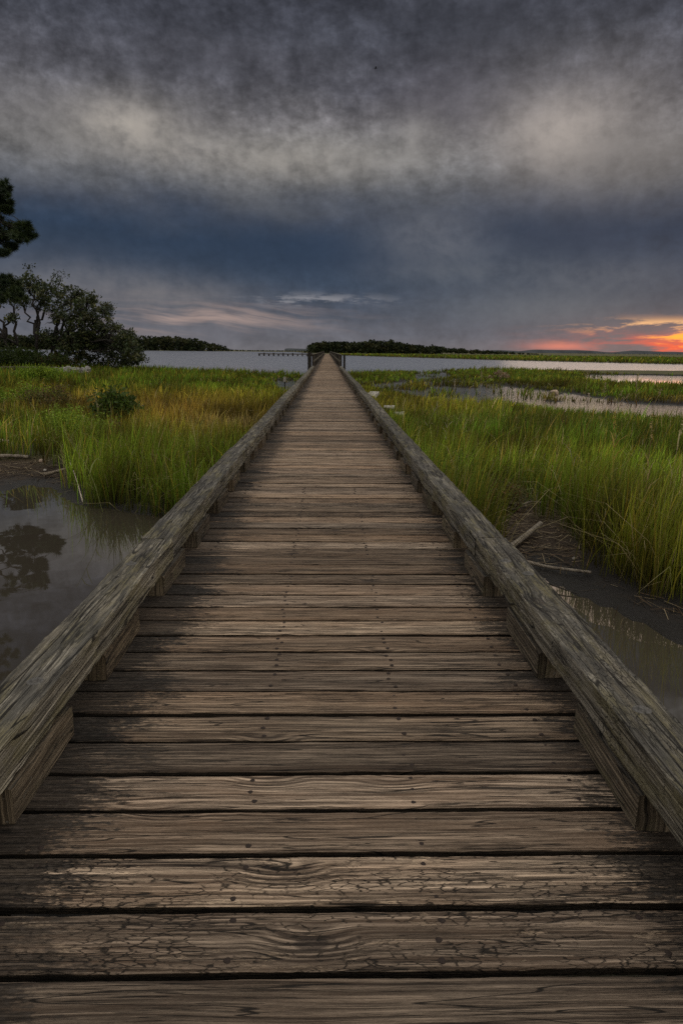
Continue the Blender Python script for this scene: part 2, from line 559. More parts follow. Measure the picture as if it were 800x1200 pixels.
def land_dist(x, y):
    """signed distance to the shore, positive on land"""
    l = np.full(x.shape, -1e9)
    for p in LANDS: l = np.maximum(l, sdf(x, y, p))
    for p in WATERS: l = np.minimum(l, -sdf(x, y, p))
    isl = fbm2(x, y, 90, .30, 4)
    l = np.where((sdf(x, y, WATERS[1]) > .4), np.maximum(l, (isl-.31)*3.0), l)
    dist = np.hypot(x, y)
    wob = fbm2(x, y, 5, 0.8, 4)*0.22 + fbm2(x, y, 9, 0.12, 3)*np.clip((dist-18)/30, 0, 1)*0.6
    return l + wob


def bare_mask(x, y):
    w = fbm2(x, y, 21, 1.3, 3)*0.35
    a = np.maximum(sdf(x, y, bare_right), sdf(x, y, bare_left)) + w
    return sstep(-0.15, 0.25, a)


def ground_z(x, y, ld=None):
    if ld is None: ld = land_dist(x, y)
    bm = bare_mask(x, y)
    dist = np.hypot(x, y)
    rise = 0.03 + 0.13*sstep(0, 1.6, ld) + 0.04*fbm2(x, y, 3, 0.7, 3)*sstep(0.2, 1.5, ld)
    z = np.where(ld > 0, WZ + rise*(1-0.45*bm), WZ - 0.4*sstep(0, 1.6, -ld) - 0.6*sstep(1.5, 8, -ld))
    hum = np.exp(-(((x+34)/17)**2 + ((y-56)/15)**2))*0.75 + np.exp(-(((x+26)/12)**2 + ((y-34)/9)**2))*0.35
    z = z + np.where(ld > 0, hum*sstep(0, 6, ld), 0)
    z = z + np.where(ld > 0, 0.03*fbm2(x, y, 31, 4.0, 3)*bm, 0)
    return z


# ------------------------------------------------------------------ setting: ground and water
def build_ground():
    nx, ny = 520, 430
    u = np.linspace(-1, 1, nx)
    xs = 4*np.sinh(u*7.4)
    v = np.linspace(-math.asinh(49/4.0), math.asinh(3800/4.0), ny)
    ys = 9+4*np.sinh(v)
    X, Y = np.meshgrid(xs, ys)
    X, Y = X.ravel(), Y.ravel()
    ld = land_dist(X, Y)
    Z = ground_z(X, Y, ld)
    i, j = np.meshgrid(np.arange(ny-1), np.arange(nx-1), indexing='ij')
    a = (i*nx+j).ravel()
    f = np.stack([a, a+1, a+nx+1, a+nx], 1)
    g = Geo()
    g.add(np.stack([X, Y, Z], 1), f, land=np.clip(ld, -5, 5), bare=bare_mask(X, Y))
    o = link_mesh('ground', g.mesh('ground'), MAT_GROUND)
    tag(o, 'muddy marsh ground under the grass and creeks', kind='structure')
    g = Geo()
    s = 9000
    g.add([(-s, -200, WZ), (s, -200, WZ), (s, s, WZ), (-s, s, WZ)], [(0, 1, 2, 3)])
    o = link_mesh('water', g.mesh('water', False), MAT_WATER)
    tag(o, 'dark tidal creek and the open grey sound beyond the marsh', kind='structure')


build_ground()

# ------------------------------------------------------------------ boardwalk
PITCHY = 0.1905
HALF = 1.135
RZ0, RZ1 = 0.135, 0.264
XI, XO = 0.925, 1.109
board = empty('boardwalk', (0, 0, 0))
tag(board, 'long grey weathered plank boardwalk with low timber kerb rails crossing the marsh', 'boardwalk')


def plank_geo(geo, i, nseg, fine=True):
    """one deck board, local to its own centre; returns nothing"""
    g = np.random.default_rng(1000+i)
    L0, L1 = -HALF + g.uniform(-.02, .02), HALF + g.uniform(-.02, .02)
    hw = 0.0874 + g.uniform(-0.0025, 0.0012)
    x = np.linspace(L0, L1, nseg+1)
    if fine:
        prof = [(-.86, -.036), (-.94, -.012), (-.975, -.004), (-.92, 0), (-.5, 0), (0, 0), (.5, 0), (.92, 0), (.975, -.004), (.94, -.012), (.86, -.036)]
    else:
        prof = [(-.90, -.036), (-.985, -.004), (-.95, 0), (.95, 0), (.985, -.004), (.90, -.036)]
    prof = np.array(prof)
    m = len(prof)
    s = i*17
    e0 = 0.0016*vn1(x, s+1, 9) + 0.0010*vn1(x, s+2, 40) - 0.010*np.clip(vn1(x, s+3, 5)-0.62, 0, 1)*(1+.6*vn1(x, s+8, 60))
    e1 = 0.0016*vn1(x, s+4, 9) + 0.0010*vn1(x, s+5, 40) - 0.010*np.clip(vn1(x, s+6, 5)-0.62, 0, 1)*(1+.6*vn1(x, s+9, 60))
    V = np.zeros((nseg+1, m, 3))
    V[:, :, 0] = x[:, None]
    for k, (py, pz) in enumerate(prof):
        V[:, k, 1] = py*hw + (-(e0) if py < -.6 else (e1 if py > .6 else 0))
        V[:, k, 2] = pz
        if pz > -.02:
            V[:, k, 2] += 0.0010*vn1(x, s+20+k, 7) + 0.0012*vn1(x, s+11, 1.2) - 0.0015*py*py
    cup = g.uniform(-.0025, .0035)
    tilt = g.uniform(-.009, .009)*(1 if i < 30 else 2.6)
    hw -= 0 if i < 30 else .0015
    V[:, :, 2] += tilt*V[:, :, 1]
    V[:, :, 2] += g.uniform(-.0035, .0035)*(1 if i < 30 else 1.6) + .004*g.uniform(-1, 1)*(V[:, :, 0]/HALF)**2
    rot = g.uniform(-.0016, .0016)
    V[:, :, 1] += rot*V[:, :, 0]
    v = V.reshape(-1, 3)
    ii, jj = np.meshgrid(np.arange(nseg), np.arange(m), indexing='ij')
    j2 = (jj+1) % m
    f = np.stack([ii*m+jj, (ii+1)*m+jj, (ii+1)*m+j2, ii*m+j2], -1).reshape(-1, 4)
    seed = g.random()
    if i in SEEDS: seed = SEEDS[i]
    wc = v.copy(); 
    if g.random() < .5: wc[:, 0] *= -1
    return v, f, m, wc, seed


SEEDS = {4: 0.36, 5: 0.555, 6: 0.86, 7: 0.80, 8: 0.46, 9: 0.12, 10: 0.55, 11: 0.31, 12: 0.61, 13: .43, 16: .27, 17: .05, 18: .64, 19: .5}
Y0 = 1.269 - PITCHY*5.5    # centre of board 0
NAIL_X = (-0.225, 0.285, -0.80, 0.80)
nail_mesh = None


def nail_geo():
    g = Geo()
    n = 9
    a = np.linspace(0, 2*math.pi, n, endpoint=False)
    r = 0.0092*(1+.12*np.sin(a*3+1))
    top = np.stack([np.cos(a)*r*.75, np.sin(a)*r*.75, np.full(n, .0016)], 1)
    rim = np.stack([np.cos(a)*r, np.sin(a)*r, np.full(n, -.0004)], 1)
    v = np.vstack([top, rim, [[0, 0, .0021]]])
    f = [(k, (k+1) % n, 2*n) for k in range(n)]
    q = [(n+k, n+(k+1) % n, (k+1) % n) for k in range(n)] + [(n+k, (k+1) % n, k) for k in range(n)]
    g.add(v, np.array(f+q))
    return g.mesh('nail')


nail_mesh = nail_geo(); nail_mesh.materials.append(MAT_NAIL)
YEND = 285.0
first_far = None
far = Geo()
count = 0
i = 0
while True:
    yc = Y0 + PITCHY*i
    if yc > YEND: break
    fine = i < 14
    if i < 103 and i >= 3:
        v, f, m, wc, seed = plank_geo(None, i, 190 if fine else (110 if i < 40 else 36), i < 40)
        geo = Geo()
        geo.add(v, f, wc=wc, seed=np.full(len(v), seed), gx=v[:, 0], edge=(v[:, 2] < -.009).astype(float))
        nseg = len(v)//m
        for ring, rev in ((0, True), (nseg-1, False)):
            idx = list(range(ring*m, ring*m+m))
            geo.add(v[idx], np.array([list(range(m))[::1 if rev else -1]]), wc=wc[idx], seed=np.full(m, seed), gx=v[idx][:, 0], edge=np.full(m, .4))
        me = geo.mesh('plank', smooth=False)
        me.materials.append(MAT_DECK)
        o = link_mesh('plank', me, None, board, (0, yc, 0))
        gg = np.random.default_rng(5000+i)
        if i < 36:
            for k, nx in enumerate(NAIL_X):
                nn = 3 if (k < 2 and gg.random() < .75) else 2
                for q in range(nn):
                    no = bpy.data.objects.new('nail', nail_mesh)
                    ny = np.linspace(-.055, .055, nn)[q] + gg.uniform(-.009, .009)
                    no.location = (nx + gg.uniform(-.014, .014), ny, 0.0002 + gg.uniform(-.001, .0003))
                    no.rotation_euler = (0, 0, gg.uniform(0, 6))
                    COL.objects.link(no); no.parent = o
    else:
        v, f, m, wc, seed = plank_geo(None, i, 14 if i < 350 else 4, False)
        v = v.copy(); v[:, 1] += yc
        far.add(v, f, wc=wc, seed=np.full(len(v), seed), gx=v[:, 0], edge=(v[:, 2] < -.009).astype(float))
    i += 1
o = link_mesh('planking', far.mesh('planking', smooth=False), MAT_DECK, board)
tag(o, kind='stuff')


def beam(L, w, h, seed, nseg, erode=0.006, end_slant=0.01, k=7):
    """timber along local +Y from 0 to L, x across (-w/2..w/2), z from 0 to h; returns Geo"""
    g = np.random.default_rng(seed)
    y = np.linspace(0, L, nseg+1)
    # cross-section: k points a side with eased corners
    side = []
    e = 0.03
    tt = np.concatenate([[0], np.linspace(.06, .94, k-2), [1]])
    pts = []
    for t in tt[:-1]: pts.append((-.5+t, 1.0, 'top', t))
    for t in tt[:-1]: pts.append((.5, 1.0-t, 'right', t))
    for t in tt[:-1]: pts.append((.5-t, 0.0, 'bot', t))
    for t in tt[:-1]: pts.append((-.5, t, 'left', t))
    m = len(pts)
    V = np.zeros((nseg+1, m, 3))
    c = [np.clip(0.12 + 0.4*vn1(y, seed*31+q, 2.2) + 0.55*np.clip(vn1(y, seed*31+7+q, 6), -.2, 1) + .3*vn1(y, seed*31+40+q, 22), 0.05, 2.2)*erode for q in range(4)]
    for a, (px, pz, nm, t) in enumerate(pts):
        X = np.full(nseg+1, px*w); Z = np.full(nseg+1, pz*h)
        dx0 = (px+.5)*w; dx1 = (.5-px)*w; dz0 = pz*h; dz1 = (1-pz)*h
        for (ddx, ddz, q, sx, sz) in ((dx0, dz1, 0, 1, -1), (dx1, dz1, 1, -1, -1), (dx1, dz0, 2, -1, 1), (dx0, dz0, 3, 1, 1)):
            d = math.hypot(ddx, ddz)
            if d < 1e-6:
                X += sx*c[q]; Z += sz*c[q]
        r = 0.0016
        X += r*vn1(y, seed*53+a, 5) + r*.7*vn1(y, seed*53+a+90, 18)
        Z += r*vn1(y, seed*57+a, 5) + r*.9*vn1(y, seed*57+a+90, 18)
        V[:, a, 0] = X; V[:, a, 2] = Z
        V[:, a, 1] = y
    s0, s1 = g.uniform(-end_slant, end_slant, 2)
    V[0, :, 1] += s0*V[0, :, 0]/w + .004*g.uniform(-1, 1, m)
    V[-1, :, 1] += s1*V[-1, :, 0]/w + .004*g.uniform(-1, 1, m)
    v = V.reshape(-1, 3)
    ii, jj = np.meshgrid(np.arange(nseg), np.arange(m), indexing='ij')
    j2 = (jj+1) % m
    f = np.stack([ii*m+jj, ii*m+j2, (ii+1)*m+j2, (ii+1)*m+jj], -1).reshape(-1, 4)[:, ::-1]
    wc = np.stack([v[:, 1], v[:, 0], v[:, 2]], 1)
    sd = g.random()
    geo = Geo()
    geo.add(v, f, wc=wc, seed=np.full(len(v), sd))
    for ring, rev in ((0, 1), (nseg, -1)):
        idx = list(range(ring*m, ring*m+m))
        w2 = np.stack([v[idx][:, 0]*.35, v[idx][:, 0], v[idx][:, 2]], 1)
        geo.add(v[idx], np.array([list(range(m))[::-rev]]), wc=w2, seed=np.full(m, sd))
    return geo


# kerb rails, one timber after another
def bolt_mesh():
    g = Geo()
    n = 14
    a = np.linspace(0, 2*math.pi, n, endpoint=False)
    rings = [(0.030, -.004), (0.030, .004), (0.026, .006), (0.014, .0055), (0.013, .012), (0.009, .014)]
    v = []
    for (r, z) in rings:
        v.append(np.stack([np.cos(a)*r, np.sin(a)*r, np.full(n, z)], 1))
    v = np.vstack(v)
    f = []
    for q in range(len(rings)-1):
        for k in range(n):
            f.append((q*n+k, q*n+(k+1) % n, (q+1)*n+(k+1) % n, (q+1)*n+k))
    g.add(v, np.array(f))
    g.add(v[-n:], np.array([list(range(n))]))
    me = g.mesh('bolt'); me.materials.append(MAT_BOLT)
    return me


MAT_BOLT = plain_mat('galvanised_bolt', (0.085, 0.08, 0.072), 0.7, 120, 0.3)
BOLT = bolt_mesh()
JY = [-0.15, 4.0, 8.0, 12.1, 16.1, 20.2, 24.2, 28.2, 32.3, 36.4, 40.4, 44.4, 48.4, 51.6]
for side in (-1, 1):
    g = np.random.default_rng(77 if side < 0 else 78)
    offs = [(g.uniform(-.012, .012), g.uniform(-.008, .010)) for _ in JY]
    offs[0] = (0, 0); offs[1] = (0, 0)
    if side > 0:
        for kk, dv in ((4, .03), (5, -.015), (6, .035)): offs[kk] = (offs[kk][0]+dv*.7, offs[kk][1])
    for k in range(len(JY)-1):
        y0, y1 = JY[k] + (0.06 if side > 0 and k > 0 else 0), JY[k+1] + (0.06 if side > 0 else 0)
        L = y1-y0-0.012
        geo = beam(L, XO-XI, RZ1-RZ0, (300 if side < 0 else 400)+k, max(16, int(140/(1+k*.5))), erode=0.009)
        me = geo.mesh('kerb_rail', smooth=False)
        o = link_mesh('kerb_rail', me, MAT_RAIL, board)
        xa = side*(XI+XO)/2 + offs[k][0]*(k > 0)
        xb = side*(XI+XO)/2 + offs[k+1][0]*(k > 0)
        step = g.uniform(-.008, .008) if k > 0 else 0
        za = RZ0 + (offs[k][1] if k > 0 else 0); zb = RZ0 + (offs[k+1][1] if k > 0 else 0)
        o.location = (xa+step, y0, za)
        o.rotation_euler = (math.atan2(zb-za, L), 0, -math.atan2(xb-xa, L))
        if k == 0:
            spots = [(1.78, .035), (2.32, .02), (3.65, -.02)] if side < 0 else [(2.12, .0), (3.5, .03), (3.72, -.03)]
            for (yy, xx) in spots:
                b = bpy.data.objects.new('bolt', BOLT); b.location = (xx, yy, RZ1-RZ0 - .0035); COL.objects.link(b); b.parent = o
    # blocks under the rails
    nb = 50
    for q in range(nb):
        yb = 1.71 + 1.007*(q-1) + g.uniform(-.03, .03)
        L = 0.54 + g.uniform(-.03, .03)
        if q == 1 and side < 0: yb, L = 1.775, .49
        geo = beam(L, 0.165, RZ0-.016, (600 if side < 0 else 800)+q, 22 if q < 8 else 6, erode=0.006, k=6 if q < 8 else 4)
        o = link_mesh('spacer_block', geo.mesh('spacer_block', smooth=False), MAT_BLOCK, board)
        o.location = (side*(XI + .0825 + (-.002 if side < 0 else -.014) + g.uniform(-.008, .008)), yb, 0.0005)
        o.rotation_euler = (0, 0, g.uniform(-.02, .02))
# joists under the deck, and round pilings
for xj in (-0.98, -0.25, 0.3, 0.98):
    geo = beam(52.0, 0.09, 0.235, int(900+xj*10), 40, erode=.004, k=4)
    o = link_mesh('joist', geo.mesh('joist', smooth=False), MAT_PILE, board, (xj, -0.6, -0.275))
for q in range(18):
    for side in (-1, 1):
        geo = Geo()
        yy = 1.2 + q*3.0
        zb = -1.7
        tube(geo, [(0, 0, 0), (0.01, .005, .8), (0, 0, 1.41)], [.13, .125, .12], 12, seed=q*2+side+5, rough=.03)
        o = link_mesh('piling', geo.mesh('piling'), MAT_PILE, board, (side*0.72, yy, zb))
# far span over open water: handrails on posts
def box_geo(geo, lo, hi, seed=0.5, along=1):
    x0, y0, z0 = lo; x1, y1, z1 = hi
    v = np.array([(x0, y0, z0), (x1, y0, z0), (x1, y1, z0), (x0, y1, z0), (x0, y0, z1), (x1, y0, z1), (x1, y1, z1), (x0, y1, z1)], float)
    f = np.array([(3, 2, 1, 0), (4, 5, 6, 7), (0, 1, 5, 4), (1, 2, 6, 5), (2, 3, 7, 6), (3, 0, 4, 7)])
    wc = np.stack([v[:, along], v[:, 1-along] if along < 2 else v[:, 0], v[:, 2]], 1)
    geo.add(v, f, wc=wc, seed=np.full(8, seed))


for side in (-1, 1):
    geo = Geo()
    r = .145 if side < 0 else .085
    tube(geo, [(0, 0, 0), (.01, 0, 1.5), (0, .01, 3.3 if side < 0 else 3.15)], [r*1.05, r, r*.95], 12, seed=3+side, rough=.03)
    o = link_mesh('piling', geo.mesh('piling'), MAT_PILE, board, (side*1.29, 51.9, -2.05))
    geo = beam(YEND-52.2, 0.09, 0.04, 950+side, 90, erode=.003, k=4)
    link_mesh('top_rail', geo.mesh('top_rail', False), MAT_RAIL, board, (side*1.06, 52.1, 1.06))
    geo = beam(YEND-52.2, 0.04, 0.14, 960+side, 90, erode=.003, k=4)
    link_mesh('mid_rail', geo.mesh('mid_rail', False), MAT_RAIL, board, (side*1.0, 52.1, .50))
    rest = Geo()
    for q in range(78):
        yy = 52.3 + q*3.0
        if q < 36:
            gg = Geo()
            box_geo(gg, (-.045, -.045, -.2), (.045, .045, 1.058), 0.1+q*.01)
            link_mesh('railing_post', gg.mesh('railing_post', False), MAT_PILE, board, (side*1.068, yy, 0))
        else:
            box_geo(rest, (side*1.068-.045, yy-.045, -.2), (side*1.068+.045, yy+.045, 1.058), 0.3)
    o = link_mesh('far_railing', rest.mesh('far_railing', False), MAT_PILE, board); tag(o, kind='stuff')
    rest = Geo()
    for q in range(58):
        tube(rest, [(side*.9, 54+q*4.0, -2.6), (side*.9, 54+q*4.0, -.27)], [.13, .12], 7, seed=q)
    o = link_mesh('far_pilings', rest.mesh('far_pilings', False), MAT_PILE, board); tag(o, kind='stuff')
gg = Geo()
box_geo(gg, (-1.0, 52, -.27), (-.9, YEND, -.045), .2); box_geo(gg, (.9, 52, -.27), (1.0, YEND, -.045), .3)
link_mesh('stringer', gg.mesh('stringer', False), MAT_PILE, board)

# cross pier at the far end
pier = empty('pier', (-12, 287, 0))
tag(pier, 'distant dark pier on piles running left across the sound from the boardwalk end', 'pier')
gg = Geo(); box_geo(gg, (-16, -1.3, -.35), (16, 1.3, 0), .4, 0)
link_mesh('deck', gg.mesh('deck', False), MAT_PILE, pier)
for q in range(17):
    for yy in (-1.1, 1.1):
        gg = Geo(); tube(gg, [(0, 0, -2.6), (0, 0, 0.25 if q % 2 else -.3)], [.24, .22], 8, seed=q)
        link_mesh('piling', gg.mesh('piling'), MAT_PILE, pier, (-15.6+q*1.95, yy, 0))

# ------------------------------------------------------------------ grass
GREEN = np.array((0.085, 0.178, 0.012)); OLIVE = np.array((0.230, 0.225, 0.018)); DEEP = np.array((0.036, 0.080, 0.010))
GOLD = np.array((0.38, 0.265, 0.036)); STRAW = np.array((0.46, 0.37, 0.20)); RUST = np.array((0.155, 0.072, 0.028)); LIME = np.array((0.165, 0.275, 0.020))


def blades(geo, x, y, z, h, w, col, tipcol, lean, seed, droop=1.0):
    g = np.random.default_rng(seed)
    n = len(x)
    az = g.uniform(0, 2*math.pi, n)
    face = g.uniform(0, math.pi, n)
    fx, fy = np.cos(face), np.sin(face)
    # wind leans most blades a little to the right
    lx = np.cos(az)*lean + 0.10; ly = np.sin(az)*lean
    ts = np.array([0, 0.38, 0.72, 1.0]); ws = np.array([0.85, 1.0, 0.62, 0.0])
    V = np.zeros((n, 7, 3)); C = np.zeros((n, 7, 3))
    vi = 0
    for t, wt in zip(ts, ws):
        bend = t*0.35 + droop*t*t*0.65
        cx = x + lx*h*bend; cy = y + ly*h*bend
        cz = z + h*t*np.sqrt(np.clip(1-(lean*t*0.8)**2, .2, 1))
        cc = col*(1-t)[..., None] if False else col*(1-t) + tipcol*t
        if t < 1:
            for s in (-.5, .5):
                V[:, vi, 0] = cx + fx*w*wt*s; V[:, vi, 1] = cy + fy*w*wt*s; V[:, vi, 2] = cz
                C[:, vi] = cc; vi += 1
        else:
            V[:, vi] = np.stack([cx, cy, cz], 1); C[:, vi] = cc
    base = (np.arange(n)*7)[:, None]
    T = np.array([(0, 1, 3), (0, 3, 2), (2, 3, 5), (2, 5, 4), (4, 5, 6)])
    f = (base[:, None, :] + T[None]).reshape(-1, 3)
    geo.add(V.reshape(-1, 3), f, col=C.reshape(-1, 3))


patches = []  # (x, y, sx, sy, colour, weight)
def patch(px, py, z, sx, sy, c, wgt):
    q = gp(px, py, z); patches.append((q[0], q[1], sx, sy, c, wgt))


patch(250, 490, -.5, 2.6, 3.2, GOLD*1.1, 1.0)
patch(275, 492, -.5, 1.2, 1.2, STRAW, .7)
patch(150, 470, -.4, 3.5, 3.0, GOLD, .8)
patch(290, 480, -.5, 2.0, 3.0, GOLD, .6)
patch(190, 462, -.4, 5.0, 4.0, GOLD*.9, .7)
patch(65, 472, -.4, 2.6, 2.2, RUST, .9)
patch(130, 505, -.4, 2.2, 1.2, RUST*.8, .7)
patch(200, 480, -.5, 1.2, 2.2, RUST, .6)
patch(250, 440, -.3, 9.0, 4.0, GREEN*.85, .7)
patch(110, 520, -.2, 3.5, 2.5, LIME, .6)
patch(30, 500, -.2, 2.5, 2.5, LIME*.9, .5)
patch(430, 505, -.5, 1.0, 3.0, DEEP, .9)
patch(620, 490, -.4, 2.5, 2.0, DEEP*1.3, .7)
patch(700, 500, -.4, 2.5, 1.6, DEEP*1.4, .6)
patch(480, 545, -.5, .9, 1.8, DEEP*1.2, .7)
patch(590, 520, -.2, 3.5, 2.0, OLIVE, .6)
patch(480, 475, -.5, 3.5, 3.0, GOLD*.75, .6)
patch(660, 530, -.2, 5.0, 2.0, LIME, .8)
patch(760, 600, 0, 1.6, 1.8, LIME*1.15, .8)
patch(690, 580, 0, .9, 1.2, GOLD, .5)
patch(720, 462, -.5, 9.0, 2.5, RUST, .8)
patch(560, 447, -.5, 9.0, 3.0, RUST, .5)
patch(600, 560, -.5, 1.5, 1.5, DEEP*1.3, .6)
patch(740, 560, -.2, 1.8, 1.6, LIME, .6)


def grass_colours(x, y, g):
    n = len(x)
    t = fbm2(x, y, 41, 0.16, 4)
    t2 = fbm2(x, y, 47, 0.55, 3)
    c = GREEN[None]*np.ones((n, 1))
    k = sstep(-.02, .5, t)[:, None]*.9; c = c*(1-k) + OLIVE*k
    k = sstep(.05, .5, t2)[:, None]*.7; c = c*(1-k) + LIME*k
    k = sstep(-.1, -.5, t2)[:, None]*.7; c = c*(1-k) + DEEP*k
    for (px, py, sx, sy, pc, wg) in patches:
        k = (np.exp(-((x-px)/sx)**2-((y-py)/sy)**2)*wg*(1+.6*t2))[:, None]
        k = np.clip(k, 0, 1)
        c = c*(1-k) + pc*k
    dd = np.hypot(x, y)
    k = (sstep(38, 62, dd)*.55)[:, None]; c = c*(1-k) + GREEN*.8*k
    k = ((g.random(n) < 0.07) & (dd < 30))[:, None]*0.8; c = c*(1-k) + STRAW*.8*k
    k = (g.random(n) < 0.14)[:, None]*0.6; c = c*(1-k) + GOLD*k
    c = c*g.uniform(0.45, 1.6, (n, 1))*(1+.1*g.uniform(-1, 1, (n, 3)))
    return c


def field(name, label, n, dlo, dhi, azlo, azhi, seed, power=1.6, keep=None, hscale=1.0, wscale=1.0, lean=0.28, extra=None):
    g = np.random.default_rng(seed)
    # density ~ d^-power per unit area  ->  pdf(d) ~ d^(1-power)
    u = g.random(n)
    e = 2-power
    d = (dlo**e + u*(dhi**e-dlo**e))**(1/e)
    a = np.radians(g.uniform(azlo, azhi, n))
    x, y = d*np.sin(a), d*np.cos(a)
    # clump together a little
    ld = land_dist(x, y)
    bm = bare_mask(x, y)
    pondish = (d > 24) & (d < 95) & (g.random(n) < .24*(fbm2(x, y, 61, .5, 3) > .02)) & (ld > -1.6)
    ok = ((ld > 0.04) | pondish | ((ld > -0.16) & (d < 24))) & ((np.abs(x) > 1.32) | (y > YEND)) & (bm < g.random(n)*.85)
    # thin, ragged cover at water edges of the far ponds
    thin = fbm2(x, y, 63, .45, 3)
    ok &= ~((d > 20) & (ld < 0.4) & ~pondish & (thin + g.random(n)*.5 > ld*1.6))
    dens = fbm2(x, y, 67, 2.3, 3)
    ok &= g.random(n) < .78 + 1.1*dens
    if keep is not None: ok &= keep(x, y, d)
    x, y, d, ld = x[ok], y[ok], d[ok], ld[ok]
    n = len(x)
    z = np.maximum(ground_z(x, y, ld) - .02, WZ-.05)
    hh = 0.60 + .14*fbm2(x, y, 71, .35, 3) + .14*fbm2(x, y, 77, 1.2, 2)
    # tall form along the near creek banks
    dcreek = -sdf(x, y, WATERS[0])
    hh += np.exp(-(dcreek/3.2)**2)*np.where(x > 0, .50, .30)
    for (px, py, sx, sy, pc, wg) in patches:
        if pc is DEEP: hh += .12*np.exp(-((x-px)/sx)**2-((y-py)/sy)**2)
    # low fringe in front of the ponds
    for k in (1, 2, 3):
        dp = -sdf(x, y, WATERS[k]); hh *= 1-.52*np.exp(-(dp/3.5)**2)
    clump = fbm2(x, y, 83, 2.6, 3)
    hh *= hscale*g.uniform(.5, 1.15, n)*(1+.35*clump)*(1+(g.random(n) < .06)*.28)
    w = np.maximum(.0085, .00118*d)*g.uniform(.5, 1.45, n)*wscale
    c = grass_colours(x, y, g)*np.clip(1+1.5*clump, .45, 1.9)[:, None]
    lowc = np.clip(1+1.5*fbm2(x, y, 87, .7, 3), .4, 1.6)[:, None]
    c = c*lowc*.68
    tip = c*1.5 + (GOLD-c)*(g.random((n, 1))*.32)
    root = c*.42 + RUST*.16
    ln = g.uniform(.3, 1.0, n)*lean*1.25*(1+(g.random(n) < .14)*1.6)
    bent = (g.random(n) < .035)
    ln = np.where(bent, g.uniform(.8, 1.5, n), ln); hh = np.where(bent, hh*1.12, hh)
    tip = np.where(bent[:, None], STRAW*g.uniform(.6, 1.1, (n, 1)), tip)
    geo = Geo()
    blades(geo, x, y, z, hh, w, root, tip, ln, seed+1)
    o = link_mesh(name, geo.mesh(name), MAT_GRASS)
    tag(o, label, kind='stuff')
    return o


field('marsh_grass', 'bright green cordgrass bank left of the boardwalk above the dark creek', 52000, 8.5, 24, -42, -2.5, 101, 1.7)
field('marsh_grass', 'level green and gold cordgrass field left of the boardwalk reaching the open water', 85000, 22, 80, -36, -1.0, 102, 1.7)
field('marsh_grass', 'tall green cordgrass clump right of the boardwalk above the mud', 62000, 6.0, 20, 5, 44, 103, 1.7, lean=.24)
field('marsh_grass', 'olive cordgrass field right of the boardwalk around the shallow ponds', 95000, 18, 85, 1.0, 38, 104, 1.7)
field('marsh_grass', 'thin far green marsh strip across the sound before the wooded island', 45000, 112, 420, 1.0, 40, 105, 1.9, keep=lambda x, y, d: y > 100, hscale=1.5, wscale=1.5)

def litter():
    g = np.random.default_rng(55)
    n = 60000
    x = g.uniform(-11, 8.5, n); y = g.uniform(4.5, 16, n)
    ld = land_dist(x, y); bm = bare_mask(x, y)
    edge = np.clip(fbm2(x, y, 58, 1.1, 3) + .25, 0, 1)
    ok = (ld > .05) & (np.abs(x) > 1.3) & (g.random(n) < np.clip(bm*(edge+.25)*(ld-.1)*2.4, 0, .9))
    x, y, ld = x[ok], y[ok], ld[ok]; n = len(x)
    z = ground_z(x, y, ld) + g.uniform(0.002, .03, n)
    a = g.uniform(0, 6.28, n); L = g.uniform(.06, .38, n); w = g.uniform(.0025, .006, n)
    d = np.stack([np.cos(a), np.sin(a), g.uniform(-.06, .16, n)], 1); s = np.stack([-np.sin(a), np.cos(a), g.uniform(-.4, .4, n)], 1)
    c = np.stack([x, y, z], 1)
    v = np.stack([c-d*L[:, None]*.5-s*w[:, None], c-d*L[:, None]*.5+s*w[:, None], c+d*L[:, None]*.5+s*w[:, None]*.6, c+d*L[:, None]*.5-s*w[:, None]*.6], 1).reshape(-1, 3)
    pal = np.array([(.14, .09, .05), (.08, .05, .03), (.22, .16, .09), (.33, .26, .16), (.05, .035, .02), (.06, .04, .025)])
    col = pal[g.integers(0, 6, n)]*g.uniform(.6, 1.2, (n, 1))
    geo = Geo(); geo.add(v, np.arange(n*4).reshape(n, 4), col=np.repeat(col, 4, axis=0))
    n = 26000
    x = g.uniform(-11, 8.5, n); y = g.uniform(4.0, 16, n)
    ld = land_dist(x, y); bm = bare_mask(x, y)
    ok = (np.abs(x) > 1.3) & (ld > -.35) & (g.random(n) < np.clip(fbm2(x, y, 59, .9, 3)*1.3 + .08, 0, .5)*np.clip(bm + (np.abs(ld) < .3), 0, 1))
    x, y, ld = x[ok], y[ok], ld[ok]; n = len(x)
    cc = pal[g.integers(0, 6, n)]*g.uniform(.6, 1.2, (n, 1))
    blades(geo, x, y, np.maximum(ground_z(x, y, ld), WZ)-.01, g.uniform(.03, .16, n), g.uniform(.004, .009, n), cc, cc, g.uniform(.1, .7, n), 91)
    tag(link_mesh('straw_litter', geo.mesh('straw_litter', False), MAT_GRASS), 'brown dead straw littering the bare mud banks of the creek', kind='stuff')


litter()

# ------------------------------------------------------------------ leaves and trees
def leaf_quads(geo, c, size, col, seed, flat=0.0, aspect=0.5):
    g = np.random.default_rng(seed)
    n = len(c)
    a = g.normal(size=(n, 3)); a[:, 2] *= (1-flat); a /= np.linalg.norm(a, axis=1, keepdims=True)
    b = g.normal(size=(n, 3)); b -= (b*a).sum(1, keepdims=True)*a; b /= np.linalg.norm(b, axis=1, keepdims=True)
    s = np.asarray(size)
    s = (s*np.ones(n))[:, None]
    v = np.stack([c-a*s*.5, c-b*s*aspect*.5+a*s*.05, c+a*s*.5, c+b*s*aspect*.5+a*s*.05], 1).reshape(-1, 3)
    f = np.arange(n*4).reshape(n, 4)
    geo.add(v, f, col=np.repeat(col, 4, axis=0))


